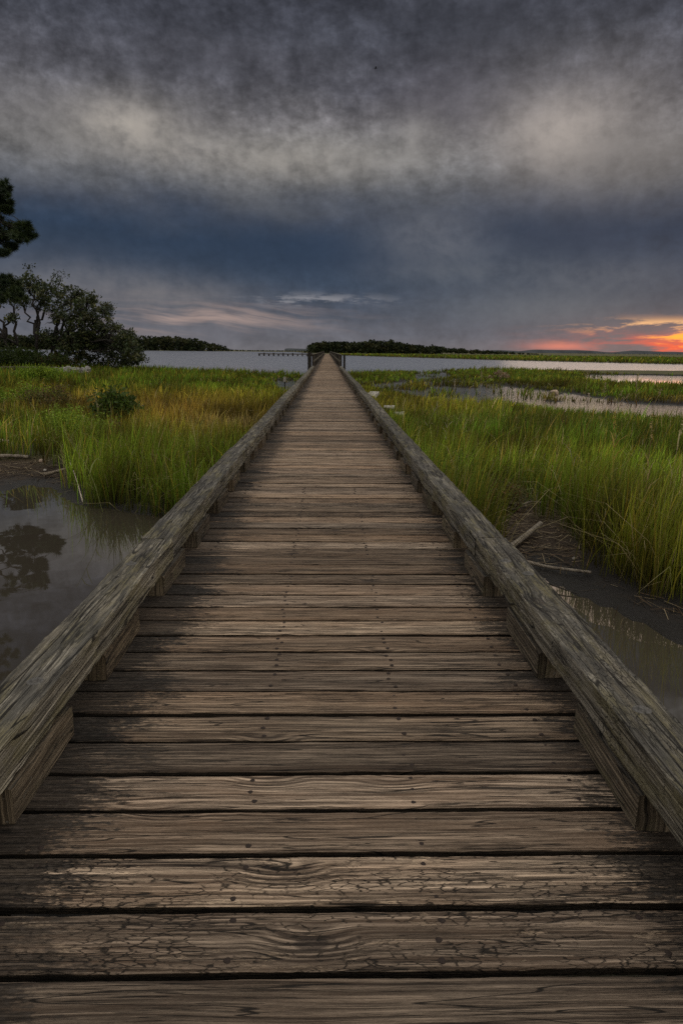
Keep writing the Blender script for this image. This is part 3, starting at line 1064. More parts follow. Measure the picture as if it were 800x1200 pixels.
def sprig_cloud(geo, centre, rad, nsprig, per, leaf, cols, seed, shell=.55, sprig_r=.28):
    g = np.random.default_rng(seed)
    d = g.normal(size=(nsprig, 3)); d /= np.linalg.norm(d, axis=1, keepdims=True)
    r = shell + (1-shell)*g.random(nsprig)**.5
    r *= g.uniform(.75, 1.15, nsprig)*(1+.38*(g.random(nsprig) < .12))
    p = np.asarray(centre) + d*r[:, None]*np.asarray(rad)
    q = np.repeat(p, per, axis=0) + g.normal(size=(nsprig*per, 3))*sprig_r*np.array([1, 1, .75])
    base = cols[g.integers(0, len(cols), nsprig)]
    col = np.repeat(base*g.uniform(.7, 1.35, (nsprig, 1)), per, axis=0)*g.uniform(.75, 1.3, (nsprig*per, 1))
    leaf_quads(geo, q, leaf*g.uniform(.6, 1.3, nsprig*per), col, seed+1)
    return p


def wander(a, b, n, seed, amp):
    g = np.random.default_rng(seed)
    a, b = np.asarray(a, float), np.asarray(b, float)
    t = np.linspace(0, 1, n)[:, None]
    L = np.linalg.norm(b-a)
    off = g.normal(size=(n, 3))*amp*L*np.sin(t*math.pi)**.7
    sag = np.zeros((n, 3)); sag[:, 2] = .10*L*np.sin(t[:, 0]*math.pi)
    return a + (b-a)*t + off + sag


OAKC = np.array([(0.022, 0.032, 0.010), (0.034, 0.042, 0.013), (0.016, 0.024, 0.009), (0.050, 0.052, 0.018)])


def live_oak():
    D = 58.0
    root = at_y(38, 431, D); root[2] = float(ground_z(np.array([root[0]]), np.array([D]))[0])-.05
    t = empty('live_oak', tuple(root))
    tag(t, 'dark spreading live oak with crooked limbs leaning right over the marsh grass', 'tree')
    g = np.random.default_rng(5)
    cl = [(12, 336, 15), (36, 332, 15), (58, 338, 15), (80, 350, 17), (98, 362, 17), (116, 375, 15), (130, 388, 14), (143, 400, 12), (153, 413, 11), (139, 420, 13), (152, 404, 9), (158, 422, 6), (160, 410, 7), (162, 418, 6), (150, 392, 8), (126, 363, 8), (109, 350, 8), (92, 344, 8),
          (112, 402, 19), (92, 382, 20), (70, 366, 15), (100, 420, 15), (122, 428, 12), (82, 404, 16), (148, 424, 8), (60, 396, 13), (-8, 342, 18), (-32, 352, 20), (-52, 372, 20), (-60, 398, 18),
          (24, 352, 11), (48, 352, 12), (70, 420, 10), (128, 408, 15), (106, 388, 18), (14, 372, 7), (-4, 395, 9)]
    tr, cr = Geo(), Geo()
    k = D/800.0
    trunks = [(at_y(38, 428, D)-root, at_y(44, 398, D)-root), (at_y(8, 428, D-1)-root, at_y(6, 396, D-1)-root), (at_y(28, 429, D+1)-root, at_y(22, 404, D+1)-root), (at_y(56, 428, D)-root, at_y(62, 408, D)-root)]
    forks = []
    for q, (a, b) in enumerate(trunks):
        a = a.copy(); a[2] = -.15
        pts = wander(a, b, 8, 60+q, .05)
        tube(tr, pts, np.linspace(.17 if q == 0 else .13, .12 if q == 0 else .09, 8), 9, seed=q, rough=.12)
        forks.append(b)
    for q, (px, py, r) in enumerate(cl):
        dep = g.uniform(-2.2, 2.2)
        c = at_y(px, py, D+dep)-root
        rr = r*k
        sprig_cloud(cr, c, (rr*1.05, rr*1.15, rr*.80), int(48*(r/14)**1.6)+8, 13, .22, OAKC*1.5, 900+q*3, shell=.2, sprig_r=.145)
        fk = min(forks, key=lambda f: np.linalg.norm((f-c)*np.array([1, .6, .6])))
        pts = wander(fk, c, 9, 80+q, .055)
        tube(tr, pts, np.linspace(.13, .035, 9), 6, seed=q+10, rough=.1)
        for s in range(7):
            e = c + g.normal(size=3)*rr*.55
            tube(tr, wander(pts[g.integers(5, 9)], e, 5, 300+q*9+s, .08), np.linspace(.045, .012, 5), 4, seed=s)
    # bare ragged twigs at the tip of the lowest branch
    for (a, b) in (((150, 418), (168, 421)), ((140, 425), (146, 434)), ((148, 405), (158, 398)), ((120, 370), (128, 358)), ((68, 338), (72, 322)), ((30, 326), (34, 314))):
        tube(tr, wander(at_y(*a, D)-root, at_y(*b, D)-root, 6, a[0], .06), np.linspace(.04, .012, 6), 4, seed=a[0])
        sprig_cloud(cr, at_y(*b, D)-root, (.45, .4, .35), 9, 7, .18, OAKC, 700+a[0], shell=.1, sprig_r=.16)
    link_mesh('trunk', tr.mesh('trunk'), MAT_BARK, t)
    link_mesh('crown', cr.mesh('crown', False), MAT_LEAF, t)


live_oak()

PINEC = np.array([(0.020, 0.036, 0.014), (0.030, 0.048, 0.016), (0.040, 0.058, 0.018), (0.014, 0.026, 0.011)])


def needle_tuft(geo, c, n, ln, seed, up=.25):
    g = np.random.default_rng(seed)
    d = g.normal(size=(n, 3)); d[:, 2] += up; d /= np.linalg.norm(d, axis=1, keepdims=True)
    s = np.cross(d, g.normal(size=(n, 3))); s /= np.linalg.norm(s, axis=1, keepdims=True)
    L = ln*g.uniform(.65, 1.15, n)[:, None]
    w = .013
    v = np.stack([c-s*w, c+s*w, c+d*L], 1).reshape(-1, 3)
    col = PINEC[g.integers(0, 4)][None]*g.uniform(.6, 1.6, (n, 1))
    geo.add(v, np.arange(n*3).reshape(n, 3), col=np.repeat(col, 3, axis=0))


def pine():
    D = 35.0
    X0 = -19.6
    zb = float(ground_z(np.array([X0]), np.array([D]))[0])-.05
    t = empty('pine_tree', (X0, D, zb))
    tag(t, 'tall dark pine reaching needle branches in from the left above the oak', 'tree')
    tr, cr = Geo(), Geo()
    H = 17.5
    trunk = wander((0, 0, -.1), (.7, .3, H), 12, 4, .006)
    tube(tr, trunk, np.linspace(.26, .05, 12), 10, seed=2, rough=.08)
    g = np.random.default_rng(14)
    base = np.array([X0, D, zb])
    ends = []
    # branches surveyed where the photograph shows them
    for (px, py, dd, spread) in ((27, 268, 0, .40), (16, 268, .6, .55), (20, 277, -.5, .45), (6, 276, .3, .5), (34, 276, .1, .22), (6, 224, 0, .32), (4, 238, .4, .35), (2, 218, -.4, .35), (8, 246, .1, .22), (14, 289, .2, .16), (2, 296, -.6, .2), (6, 328, .5, .5), (17, 345, 0, .5), (2, 352, -.4, .6), (14, 334, .3, .5), (-6, 270, .7, .8), (-10, 228, -.6, .8)):
        ends.append((at_y(px, py, D+dd)-base, spread, 1.0))
    for q in range(40):
        h = g.uniform(6.5, H-.3)
        a = g.uniform(0, 2*math.pi)
        r = (1.1 + 2.9*math.sin(math.pi*min(1, (h-4)/(H-3.2)))**.8)*g.uniform(.55, 1.1)
        e = np.array([math.cos(a)*r, math.sin(a)*r, h + g.uniform(.1, .8)])
        if e[0] > .7: e[0] = .7*g.uniform(.3, 1)
        ends.append((e, .75, 1.0))
    for q, (e, sp, sc) in enumerate(ends):
        h = max(2.5, e[2]-g.uniform(.2, .9)-.10*np.hypot(e[0], e[1]))
        ti = min(11, int(h/H*11))
        st = trunk[ti]
        pts = wander(st, e, 8, 500+q, .04)
        tube(tr, pts, np.linspace(.065, .014, 8), 5, seed=q, rough=.1)
        nt = 24 if q < 16 else 15
        for s in range(nt):
            b = pts[g.integers(4, 8)]
            c = e + g.normal(size=3)*np.array([sp, sp, sp*.38])*.62
            if s % 3 == 0: c = b + g.normal(size=3)*(.22 if q > 15 else .10)
            tube(tr, wander(b, c, 4, 900+q*20+s, .06), np.linspace(.016, .007, 4), 3, seed=s)
            needle_tuft(cr, c, 150, .27, 2000+q*30+s)
    link_mesh('trunk', tr.mesh('trunk'), MAT_BARK, t)
    link_mesh('crown', cr.mesh('crown', False), MAT_LEAF, t)


pine()


def shrub(name, label, px, py, h, w, cols, seed, leaf=.09, nclump=9, depth=None, cat='shrub', per=9, z0=-.8, group=None, sprigs=36):
    q = gp(px, py, z0)
    if depth is not None: q = at_y(px, py, depth)
    x, y = q[0], q[1]
    zb = float(ground_z(np.array([x]), np.array([y]))[0])
    t = empty(name, (x, y, zb))
    tag(t, label, cat, group)
    g = np.random.default_rng(seed)
    st, cr = Geo(), Geo()
    for k in range(nclump):
        a = g.uniform(0, 6.28); r = w*.5*g.random()**.6
        c = np.array([math.cos(a)*r, math.sin(a)*r*.8, h*g.uniform(.35, .82)*(1-.45*r/(w*.5))])
        tube(st, wander((math.cos(a)*r*.15, math.sin(a)*r*.15, -.05), c, 6, seed*7+k, .05), np.linspace(.02, .007, 6), 5, seed=k)
        sprig_cloud(cr, c, (w*.2, w*.2, h*.22), sprigs, per, leaf, cols, seed*11+k*3, shell=.1, sprig_r=h*.085)
    link_mesh('stem', st.mesh('stem'), MAT_BARK, t)
    link_mesh('foliage', cr.mesh('foliage', False), MAT_GRASS, t)


DKC = np.array([(0.040, 0.068, 0.012), (0.062, 0.092, 0.014), (0.032, 0.050, 0.010)])
LMC = np.array([(0.16, 0.25, 0.022), (0.22, 0.30, 0.03), (0.12, 0.18, 0.018)])
OLC = np.array([(0.10, 0.11, 0.026), (0.14, 0.12, 0.035), (0.08, 0.07, 0.025), (0.14, 0.075, 0.035)])
shrub('marsh_shrub', 'dark green rounded shrub standing alone in the golden grass', 135, 500, 1.35, 1.5, DKC*1.25, 3, nclump=15, leaf=.13, sprigs=15, per=7)
shrub('marsh_shrub', 'bright green bush at the right end of the timber wall under the oak', 48, 449, 1.3, 2.2, LMC, 4, leaf=.13, nclump=11, z0=-.5)
shrub('marsh_shrub', 'dark low scrub beneath the oak trunks behind the timber wall', 22, 434, 2.1, 7.5, DKC*.6, 5, leaf=.18, nclump=26, depth=55.5)
shrub('marsh_shrub', 'reddish brown scrub under the oak limbs left of the rubble', 62, 434, 1.5, 3.6, OLC*.6, 6, leaf=.16, nclump=12, depth=56)
shrub('marsh_shrub', 'leafy pale green forb clump at the frame edge left of the dark shrub', 28, 480, 1.35, 1.8, LMC, 7, leaf=.085, nclump=12, z0=-.7)
shrub('marsh_shrub', 'rusty olive shrub in the grass between the leafy clump and the dark shrub', 62, 483, 1.25, 1.8, OLC, 8, leaf=.08, nclump=11, z0=-.7)
shrub('marsh_shrub', 'olive creeping bush on the mud beside the right kerb rail', 565, 590, .55, 1.0, OLC, 9, leaf=.05, nclump=10, z0=-.85)
shrub('marsh_shrub', 'low dark green bush crowding the right kerb rail', 520, 560, .6, 1.0, DKC*1.4, 10, leaf=.05, nclump=10, z0=-.85)
shrub('marsh_shrub', 'small white flowered weed bush in the left foreground grass', 85, 520, 1.1, 1.6, LMC, 12, leaf=.06, nclump=11, z0=-.75)
shrub('marsh_shrub', 'dead pale brush clump on the far bank of the right pond', 583, 446, .8, 2.0, np.array([(.30, .22, .15), (.38, .30, .22), (.2, .12, .07)]), 13, leaf=.12, nclump=7, z0=-.9, sprigs=14)


# ------------------------------------------------------------------ far woods, one mass each
def woods(name, label, outline, Y, seed, step=4.0, rows=3, rowgap=14, cw=3.4, base=-.9):
    geo = Geo()
    g = np.random.default_rng(seed)
    xs = [at_y(px, py, Y)[0] for px, py in outline]; zs = [at_y(px, py, Y)[2] for px, py in outline]
    cols = np.array([(0.020, 0.027, 0.011), (0.028, 0.034, 0.013), (0.014, 0.02, 0.009), (0.036, 0.038, 0.015)])
    for row in range(rows):
        x = xs[0]
        while x < xs[-1]:
            top = float(np.interp(x, xs, zs))
            top = base + (top-base)*g.uniform(.80, 1.04)*(1-.06*(rows-1-row if row < rows-1 else 0))
            yy = Y + row*rowgap + g.uniform(-4, 4)
            h = top-base
            r = min(cw*g.uniform(.7, 1.25), h*.55)
            if h > 1.0:
                nlev = max(1, int(round(h/(r*1.5))))
                for lv in range(nlev):
                    cz = top - r*.8 - lv*r*1.35
                    if cz < base: break
                    rr = r*(1+.12*lv)
                    n = 46
                    d = g.normal(size=(n, 3)); d /= np.linalg.norm(d, axis=1, keepdims=True)
                    c = np.array([x+g.uniform(-1, 1), yy, cz]) + d*np.array([rr, rr, rr*.8])*g.uniform(.55, 1.05, (n, 1))
                    leaf_quads(geo, c, rr*g.uniform(.35, .8, n), np.repeat(cols[g.integers(0, 4)][None], n, 0)*g.uniform(.6, 1.5, (n, 1)), int(g.integers(1e9)), aspect=.8)
            x += step*g.uniform(.6, 1.3)
    o = link_mesh(name, geo.mesh(name, False), MAT_WOODS)
    tag(o, label, kind='stuff')


woods('island_wood', 'dark wooded island behind the end of the boardwalk',
      [(357, 411), (360, 406), (366, 401), (373, 398.5), (386, 398), (398, 398.5), (412, 399), (428, 398), (444, 397), (459, 397.5), (475, 400.5), (490, 402.5), (506, 405), (516, 403.5), (525, 406.5), (537, 407), (553, 408.5), (569, 409.5), (600, 411.5), (640, 414.5)], 620, 31, step=3.6)
woods('point_wood', 'dark wooded point across the sound at the left beyond the oak',
      [(-140, 391), (-40, 390), (60, 391), (158, 392.5), (191, 392.5), (200, 393), (212, 394.5), (230, 397.5), (245, 400.5), (260, 405), (267, 409)], 930, 32, step=6, cw=5.0)
woods('shore_wood', 'low dark line of far shore scrub between the wooded point and the island',
      [(255, 408.6), (290, 410), (330, 410.3), (362, 410.6)], 960, 33, step=4, cw=2.0, rows=2)
woods('far_wood', 'thin dark wood along the horizon under the sunset at right',
      [(560, 411.5), (640, 414), (700, 414.2), (760, 414.6), (830, 415.4), (1000, 416)], 1500, 34, step=10, cw=5.0, rows=2)


def hills():
    geo = Geo()
    Y = 3300
    xs = np.linspace(-200, 3000, 160)
    for k in range(1):
        top = 7 + 10*np.clip(fbm2(xs, xs*0, 91, .0016, 4)+.35, 0, 1) + 5*vn1(xs, 3, .01)
        fz = np.array([[(x, Y, -2), (x, Y+60, max(2, t)*.8), (x, Y+260, max(2, t)), (x, Y+600, -2)] for x, t in zip(xs, top)])
        v = fz.reshape(-1, 3)
        n = len(xs)
        i, j = np.meshgrid(np.arange(n-1), np.arange(3), indexing='ij')
        f = np.stack([i*4+j, (i+1)*4+j, (i+1)*4+j+1, i*4+j+1], -1).reshape(-1, 4)
        geo.add(v, f)
    o = link_mesh('hills', geo.mesh('hills'), plain_mat('wooded_hill', (.030, .036, .040), .95, .02, .2))
    tag(o, 'low far wooded hills on the horizon under the sunset', kind='structure')


hills()


# ------------------------------------------------------------------ debris and small things
def stick(name, label, pts, r0, r1, cat, seed, mat=None, z_from=None, group=None):
    c = curve_pts(pts, 16)
    base = c[0].copy()
    geo = Geo()
    tube(geo, c-base, np.linspace(r0, r1, 16), 9, seed=seed, rough=.10)
    o = link_mesh(name, geo.mesh(name), mat or MAT_DRIFT, None, tuple(base))
    tag(o, label, cat, group)
    return o


def on(px, py, dz=.03, z=-.92):
    q = gp(px, py, z)
    zz = float(ground_z(np.array([q[0]]), np.array([q[1]]))[0])
    return np.array([q[0], q[1], max(zz, WZ)+dz])


stick('driftwood_branch', 'pale curved branch lying on the mud by the right rail, farthest of the fallen wood', [on(563, 606), on(574, 599, .10), on(590, 596, .10), on(606, 599, .05)], .032, .022, 'branch', 1)
stick('driftwood_branch', 'short pale branch tip in the grass right of the curved branch', [on(610, 597, .06), on(622, 595, .08), on(638, 598, .05)], .016, .010, 'branch', 2)
stick('driftwood_branch', 'pale straight thick stick slanting up to the right beside the rail', [on(594, 644, .04), on(612, 635, .07), on(632, 626, .12)], .040, .032, 'branch', 3)
stick('cane', 'long thin tan cane lying on the black mud below the tall grass', [on(604, 654, .05), on(640, 662, .04), on(692, 671, .05)], .022, .015, 'cane', 4)
stick('driftwood_branch', 'dark twig on the mud in front of the tan cane', [on(640, 678, .03), on(655, 684, .04), on(676, 689, .02)], .010, .006, 'branch', 41, MAT_PILE)
stick('driftwood_log', 'pale thin plank-like log lying on the left mud bank', [on(-18, 541, .07), on(10, 540.5, .07), on(34, 541, .05)], .040, .030, 'log', 5)
stick('driftwood_branch', 'forked bleached branch pointing at the creek on the left bank', [on(52, 558, .06), on(68, 556, .09), on(84, 555, .12)], .034, .022, 'branch', 6)
stick('driftwood_branch', 'short upright bleached stub beside the forked branch', [on(85, 556, .02), on(83, 549, .12), on(81, 545, .22)], .028, .020, 'branch', 7)
stick('driftwood_log', 'reddish board end stacked above the left mud bank', [on(-12, 530, .16), on(0, 529, .17), on(12, 529, .14)], .05, .045, 'log', 8)
stick('driftwood_branch', 'thin dead twig arching over the left bank', [on(35, 541, .05), on(42, 534, .22), on(47, 530, .35)], .012, .006, 'branch', 9, MAT_PILE)
stick('reed', 'long pale reed leaning down to the creek on the left bank', [on(97, 584, .0), on(90, 570, .2), on(84, 560, .3)], .010, .006, 'reed', 10)


def blob(geo, c, r, seed, n=10, m=7):
    g = np.random.default_rng(seed)
    th = np.linspace(0, math.pi, m); ph = np.linspace(0, 2*math.pi, n, endpoint=False)
    V = []
    ax = g.normal(size=(9, 3)); ax /= np.linalg.norm(ax, axis=1, keepdims=True); cut = g.uniform(.55, .9, 9)
    for t in th:
        for p in ph:
            d = np.array([math.sin(t)*math.cos(p), math.sin(t)*math.sin(p), math.cos(t)])
            s = 1.0
            for a, cc in zip(ax, cut):
                q = d @ a
                if q > cc: s = min(s, cc/q)
            V.append(np.asarray(c) + d*s*np.asarray(r))
    i, j = np.meshgrid(np.arange(m-1), np.arange(n), indexing='ij')
    f = np.stack([i*n+j, (i+1)*n+j, (i+1)*n+(j+1) % n, i*n+(j+1) % n], -1).reshape(-1, 4)
    geo.add(np.array(V), f)


def stone(name, label, px, py, r, seed, mat, cat='stone', z=-.92, group=None):
    q = on(px, py, 0, z)
    geo = Geo(); blob(geo, (0, 0, r[2]*.35), r, seed)
    o = link_mesh(name, geo.mesh(name, False), mat, None, tuple(q)); tag(o, label, cat, group)


stone('rock', 'pale buff rock at the edge of the right pond', 649, 461, (.30, .25, .24), 3, MAT_BLUSH)
stone('rock', 'small pinkish stone on the left mud bank above the forked branch', 50, 545, (.07, .06, .055), 4, MAT_BLUSH)
stone('rock', 'tiny white shell-like stone on the left mud bank', 53, 551, (.04, .03, .03), 5, MAT_PALE)
stone('rock', 'small white stone on the mud right of the tan cane', 672, 653, (.022, .02, .02), 6, MAT_PALE)
stone('rock', 'pale grey stone in the straw patch left of the boardwalk', 180, 499, (.16, .13, .12), 7, MAT_BLUSH, z=-.5)

# rubble of pale sticks and stones below the oak
g = np.random.default_rng(8)
for k in range(7):
    px, py = 70+k*5.5+g.uniform(-1, 1), 443-abs(k-2.5)*.8+g.uniform(-1, 1)
    q = at_y(px, py, 50+g.uniform(-1, 1))
    zz = float(ground_z(np.array([q[0]]), np.array([q[1]]))[0])
    geo = Geo(); blob(geo, (0, 0, .15), (g.uniform(.3, .55), g.uniform(.25, .4), g.uniform(.3, .5)), 40+k)
    o = link_mesh('rubble_stone', geo.mesh('rubble_stone', False), MAT_ROCK, None, (q[0], q[1], zz+.15))
    tag(o, 'grey rubble block in the heap under the right side of the oak', 'stone', 'rubble under the oak')
for k, (a, b, r) in enumerate((((84, 441), (104, 436), .07), ((92, 443), (111, 443), .08), ((97, 434), (112, 444), .06), ((78, 440), (90, 433), .06))):
    p0, p1 = at_y(*a, 49.5), at_y(*b, 49.0)
    nm = ['pale dead limb rising from the heap of rubble under the oak', 'pale dead limb lying lowest and rightmost in the rubble under the oak', 'pale dead limb slanting down to the right from the oak onto the rubble', 'short pale dead limb at the left of the rubble under the oak'][k]
    stick('dead_limb', nm, [p0, (p0+p1)/2+np.array([0, 0, .12]), p1], r, r*.5, 'branch', 60+k)

# timber wall at the left
p0, p1 = at_y(-70, 437, 50.0), at_y(66, 437.5, 50.0)
wall = empty('timber_wall', (p0[0], 50.0, -0.72))
tag(wall, 'low dark timber retaining wall with a pale top board under the oak', 'wall')
Lw = p1[0]-p0[0]
gg = Geo()
for k in range(3):
    box_geo(gg, (0, 0, .0+k*.235), (Lw, .07, .225+k*.235), .2+k*.2, 0)
link_mesh('board_panel', gg.mesh('board_panel', False), MAT_PILE, wall)
gg = Geo(); box_geo(gg, (-.05, -.05, .71), (Lw+.05, .16, .79), .35, 0)
link_mesh('cap_board', gg.mesh('cap_board', False), MAT_RAIL, wall)
for k in range(5):
    gg = Geo(); box_geo(gg, (-.06, -.10, -.3), (.06, -.003, .70), .1*k)
    link_mesh('post', gg.mesh('post', False), MAT_PILE, wall, (.3+k*(Lw-.6)/4, 0, 0))

# pale boards beside the right rail, small post at the left pool
def slab(name, label, px, py, size, rz, tilt, z=-.55, mat=None, cat='board', dz=.0):
    q = gp(px, py, z)
    sx, sy, sz = size
    geo = Geo()
    g = np.random.default_rng(int(px))
    v = np.array([(a*sx/2, b*sy/2, c*sz/2) for c in (-1, 1) for (a, b) in ((-1, -1), (1, -1), (1, 1), (-1, 1))]) + g.normal(size=(8, 3))*.012
    f = np.array([(3, 2, 1, 0), (4, 5, 6, 7), (0, 1, 5, 4), (1, 2, 6, 5), (2, 3, 7, 6), (3, 0, 4, 7)])
    geo.add(v, f)
    leg = float(ground_z(np.array([q[0]]), np.array([q[1]]))[0])-q[2]
    t = empty(name, tuple(q), rz); tag(t, label, cat)
    o = link_mesh('plate', geo.mesh('plate', False), mat or MAT_PALE, t); o.rotation_euler = (tilt, 0, 0)
    gg = Geo(); tube(gg, [(0, 0, leg-.1), (0, 0, -.01)], [.04, .035], 7, seed=2)
    link_mesh('stake', gg.mesh('stake'), MAT_PILE, t)


slab('marker_board', 'pale board on a stake nearest the camera beyond the right kerb rail', 467, 486.5, (.30, .14, .14), .3, .55, z=-.47)
slab('marker_board', 'pale tilted board on a stake in the grass right of the rail, middle one', 456, 479, (.34, .12, .20), -.2, .9, z=-.46)
slab('marker_board', 'long pale board beside the right kerb rail, farthest of the three', 436, 463, (.42, .50, .10), -.5, .3, z=-.40)
slab('marker_post', 'small pale post by the left pool near the rail', 333.5, 444.5, (.14, .10, .28), 0, 0, z=-.35, cat='post')


# dry reeds with seed heads
def reed(label, px, py, h, z, lean, seed, head=True, col=None, group=None, thick=1.0):
    q = gp(px, py, z)
    zb = float(ground_z(np.array([q[0]]), np.array([q[1]]))[0])
    d = math.hypot(q[0], q[1])
    g = np.random.default_rng(seed)
    t = empty('reed', (q[0], q[1], zb)); tag(t, label, 'reed', group)
    st = Geo()
    c = curve_pts([(0, 0, -.03), (lean*.3*h, 0, h*.5), (lean*h, .05*h, h)], 9)
    col = np.array(col if col is not None else (.36, .29, .17))
    r = max(.0035, .00028*d)*thick
    tube(st, c, np.linspace(r, r*.5, 9), 5, col=col, seed=seed)
    # a few dry leaves on the stem
    n = 5
    k = g.integers(2, 8, n)
    xs, ys, zs = c[k, 0], c[k, 1], c[k, 2]
    blades(st, xs, ys, zs, np.full(n, h*.22), np.full(n, r*3.2), col[None]*np.ones((n, 1)), col[None]*.9*np.ones((n, 1)), np.full(n, .85), seed)
    link_mesh('stem', st_mesh(st), MAT_GRASS, t)
    if head:
        hd = Geo()
        n = 46
        tt = g.random(n)
        p = c[-1][None]*(1-tt[:, None]*.0) + np.outer(tt, c[-1]-c[-2])*2.0 + g.normal(size=(n, 3))*r*3.0*np.array([1, 1, .3])*(1-tt[:, None]*.6)
        leaf_quads(hd, p, r*7*g.uniform(.6, 1.3, n), np.repeat((col*1.1)[None], n, 0)*g.uniform(.6, 1.3, (n, 1)), seed, aspect=.4)
        link_mesh('seed_head', hd.mesh('seed_head', False), MAT_GRASS, t)


def st_mesh(geo):
    # the tube carries wc and seed, the blades do not: keep only the colour
    geo.attr = {'col': geo.attr['col']}
    return geo.mesh('stem')


reed('tall dry reed with a seed head against the right pond, left of the pale brush', 562, 462, 1.25, -.85, .02, 1)
reed('dry reed with whitish head in the grass right of the marker boards', 531, 481, .95, -.85, .02, 2, col=(.42, .36, .24))
reed('tallest dry reed standing before the far pond right of the buff rock', 684, 474, 1.55, -.85, .03, 3)
reed('dry reed with a loose head one step right of the tallest reed', 705, 474, 1.2, -.85, .06, 4)
reed('dry reed bent to the right near the middle of the right stream', 716, 475, .95, -.85, .35, 5)
reed('whitish short reed on the dark bank beside the tallest reed', 689, 470, .75, -.85, .0, 6, col=(.45, .38, .30))
reed('dry reed with twin leaves before the narrow stream at right', 741, 484, 1.4, -.85, .05, 7)
reed('small bowed dry reed near the frame edge beyond the stream', 762, 480, 1.0, -.85, .28, 8)
reed('bent dry reed lying low over the stream bank', 722, 473, .8, -.85, .5, 9)
reed('tall tan stalk standing in the tall grass at the right, left of the leaning stalk', 748, 640, 1.25, -.9, .02, 11, col=(.40, .30, .13), thick=1.2)
reed('tan stalk leaning right at the right edge of the tall grass', 772, 640, 1.3, -.9, .09, 12, col=(.44, .38, .2), thick=1.2)
reed('golden stalk in the middle of the tall grass at the right', 712, 625, 1.2, -.9, -.02, 13, col=(.42, .30, .08), thick=1.2)
reed('pale broken stalk at the left end of the tall grass', 672, 610, 1.1, -.9, -.15, 14, col=(.36, .32, .2), head=False)
reed('pale stalk beside the right kerb rail leaning over to the right', 497, 520, 1.0, -.9, .35, 15, col=(.40, .36, .25), head=False)
reed('upright pale stalk standing in the dark grass beside the right kerb rail', 521, 545, .95, -.9, .02, 16, col=(.38, .34, .22), head=False)
reed('long pale green stalk leaning left across the left foreground grass', 121, 592, 1.25, -.9, -.42, 17, col=(.26, .28, .10), head=False, thick=1.6)
reed('pale green stalk leaning left in the grass close to the left kerb rail', 248, 560, 1.0, -.9, -.22, 18, col=(.22, .24, .08), head=False, thick=1.6)
reed('thin upright dry stalk beside the dark shrub', 117, 505, 1.1, -.85, -.06, 19, col=(.36, .32, .18), head=False, thick=1.2)

# a bird far off in the clouds
q = at_y(440, 80, 85.0)
bird = empty('bird', tuple(q)); tag(bird, 'tiny dark bird flying high in the grey clouds', 'bird')
gg = Geo(); blob(gg, (0, 0, 0), (.16, .06, .06), 3); blob(gg, (.17, 0, .02), (.05, .04, .04), 4)
v = np.array([(-.15, 0, 0), (-.30, .05, .0), (-.30, -.05, 0), (-.15, 0, .015), (-.3, .05, .012), (-.3, -.05, .012)])
gg.add(v, np.array([(0, 1, 2), (3, 5, 4)]))
link_mesh('body', gg.mesh('body'), MAT_BIRD, bird)
for s in (-1, 1):
    gg = Geo()
    v = []
    for (a, b, c, dz) in ((.0, -.07, .08, .03), (.16, -.06, .08, .10), (.30, -.05, .03, .07), (.40, -.06, -.05, .02)):
        v += [(b, s*(a+.03), dz), (c, s*(a+.03), dz), (b, s*(a+.03), dz+.008), (c, s*(a+.03), dz+.008)]
    f = []
    for k in range(3):
        o0, o1 = k*4, k*4+4
        f += [(o0, o0+1, o1+1, o1), (o0+2, o1+2, o1+3, o0+3), (o0, o1, o1+2, o0+2), (o0+1, o0+3, o1+3, o1+1)]
    gg.add(np.array(v), np.array(f))
    link_mesh('wing', gg.mesh('wing'), MAT_BIRD, bird)

# ------------------------------------------------------------------ sky
SUN_AZ, SUN_EL = 29.0, 3.0


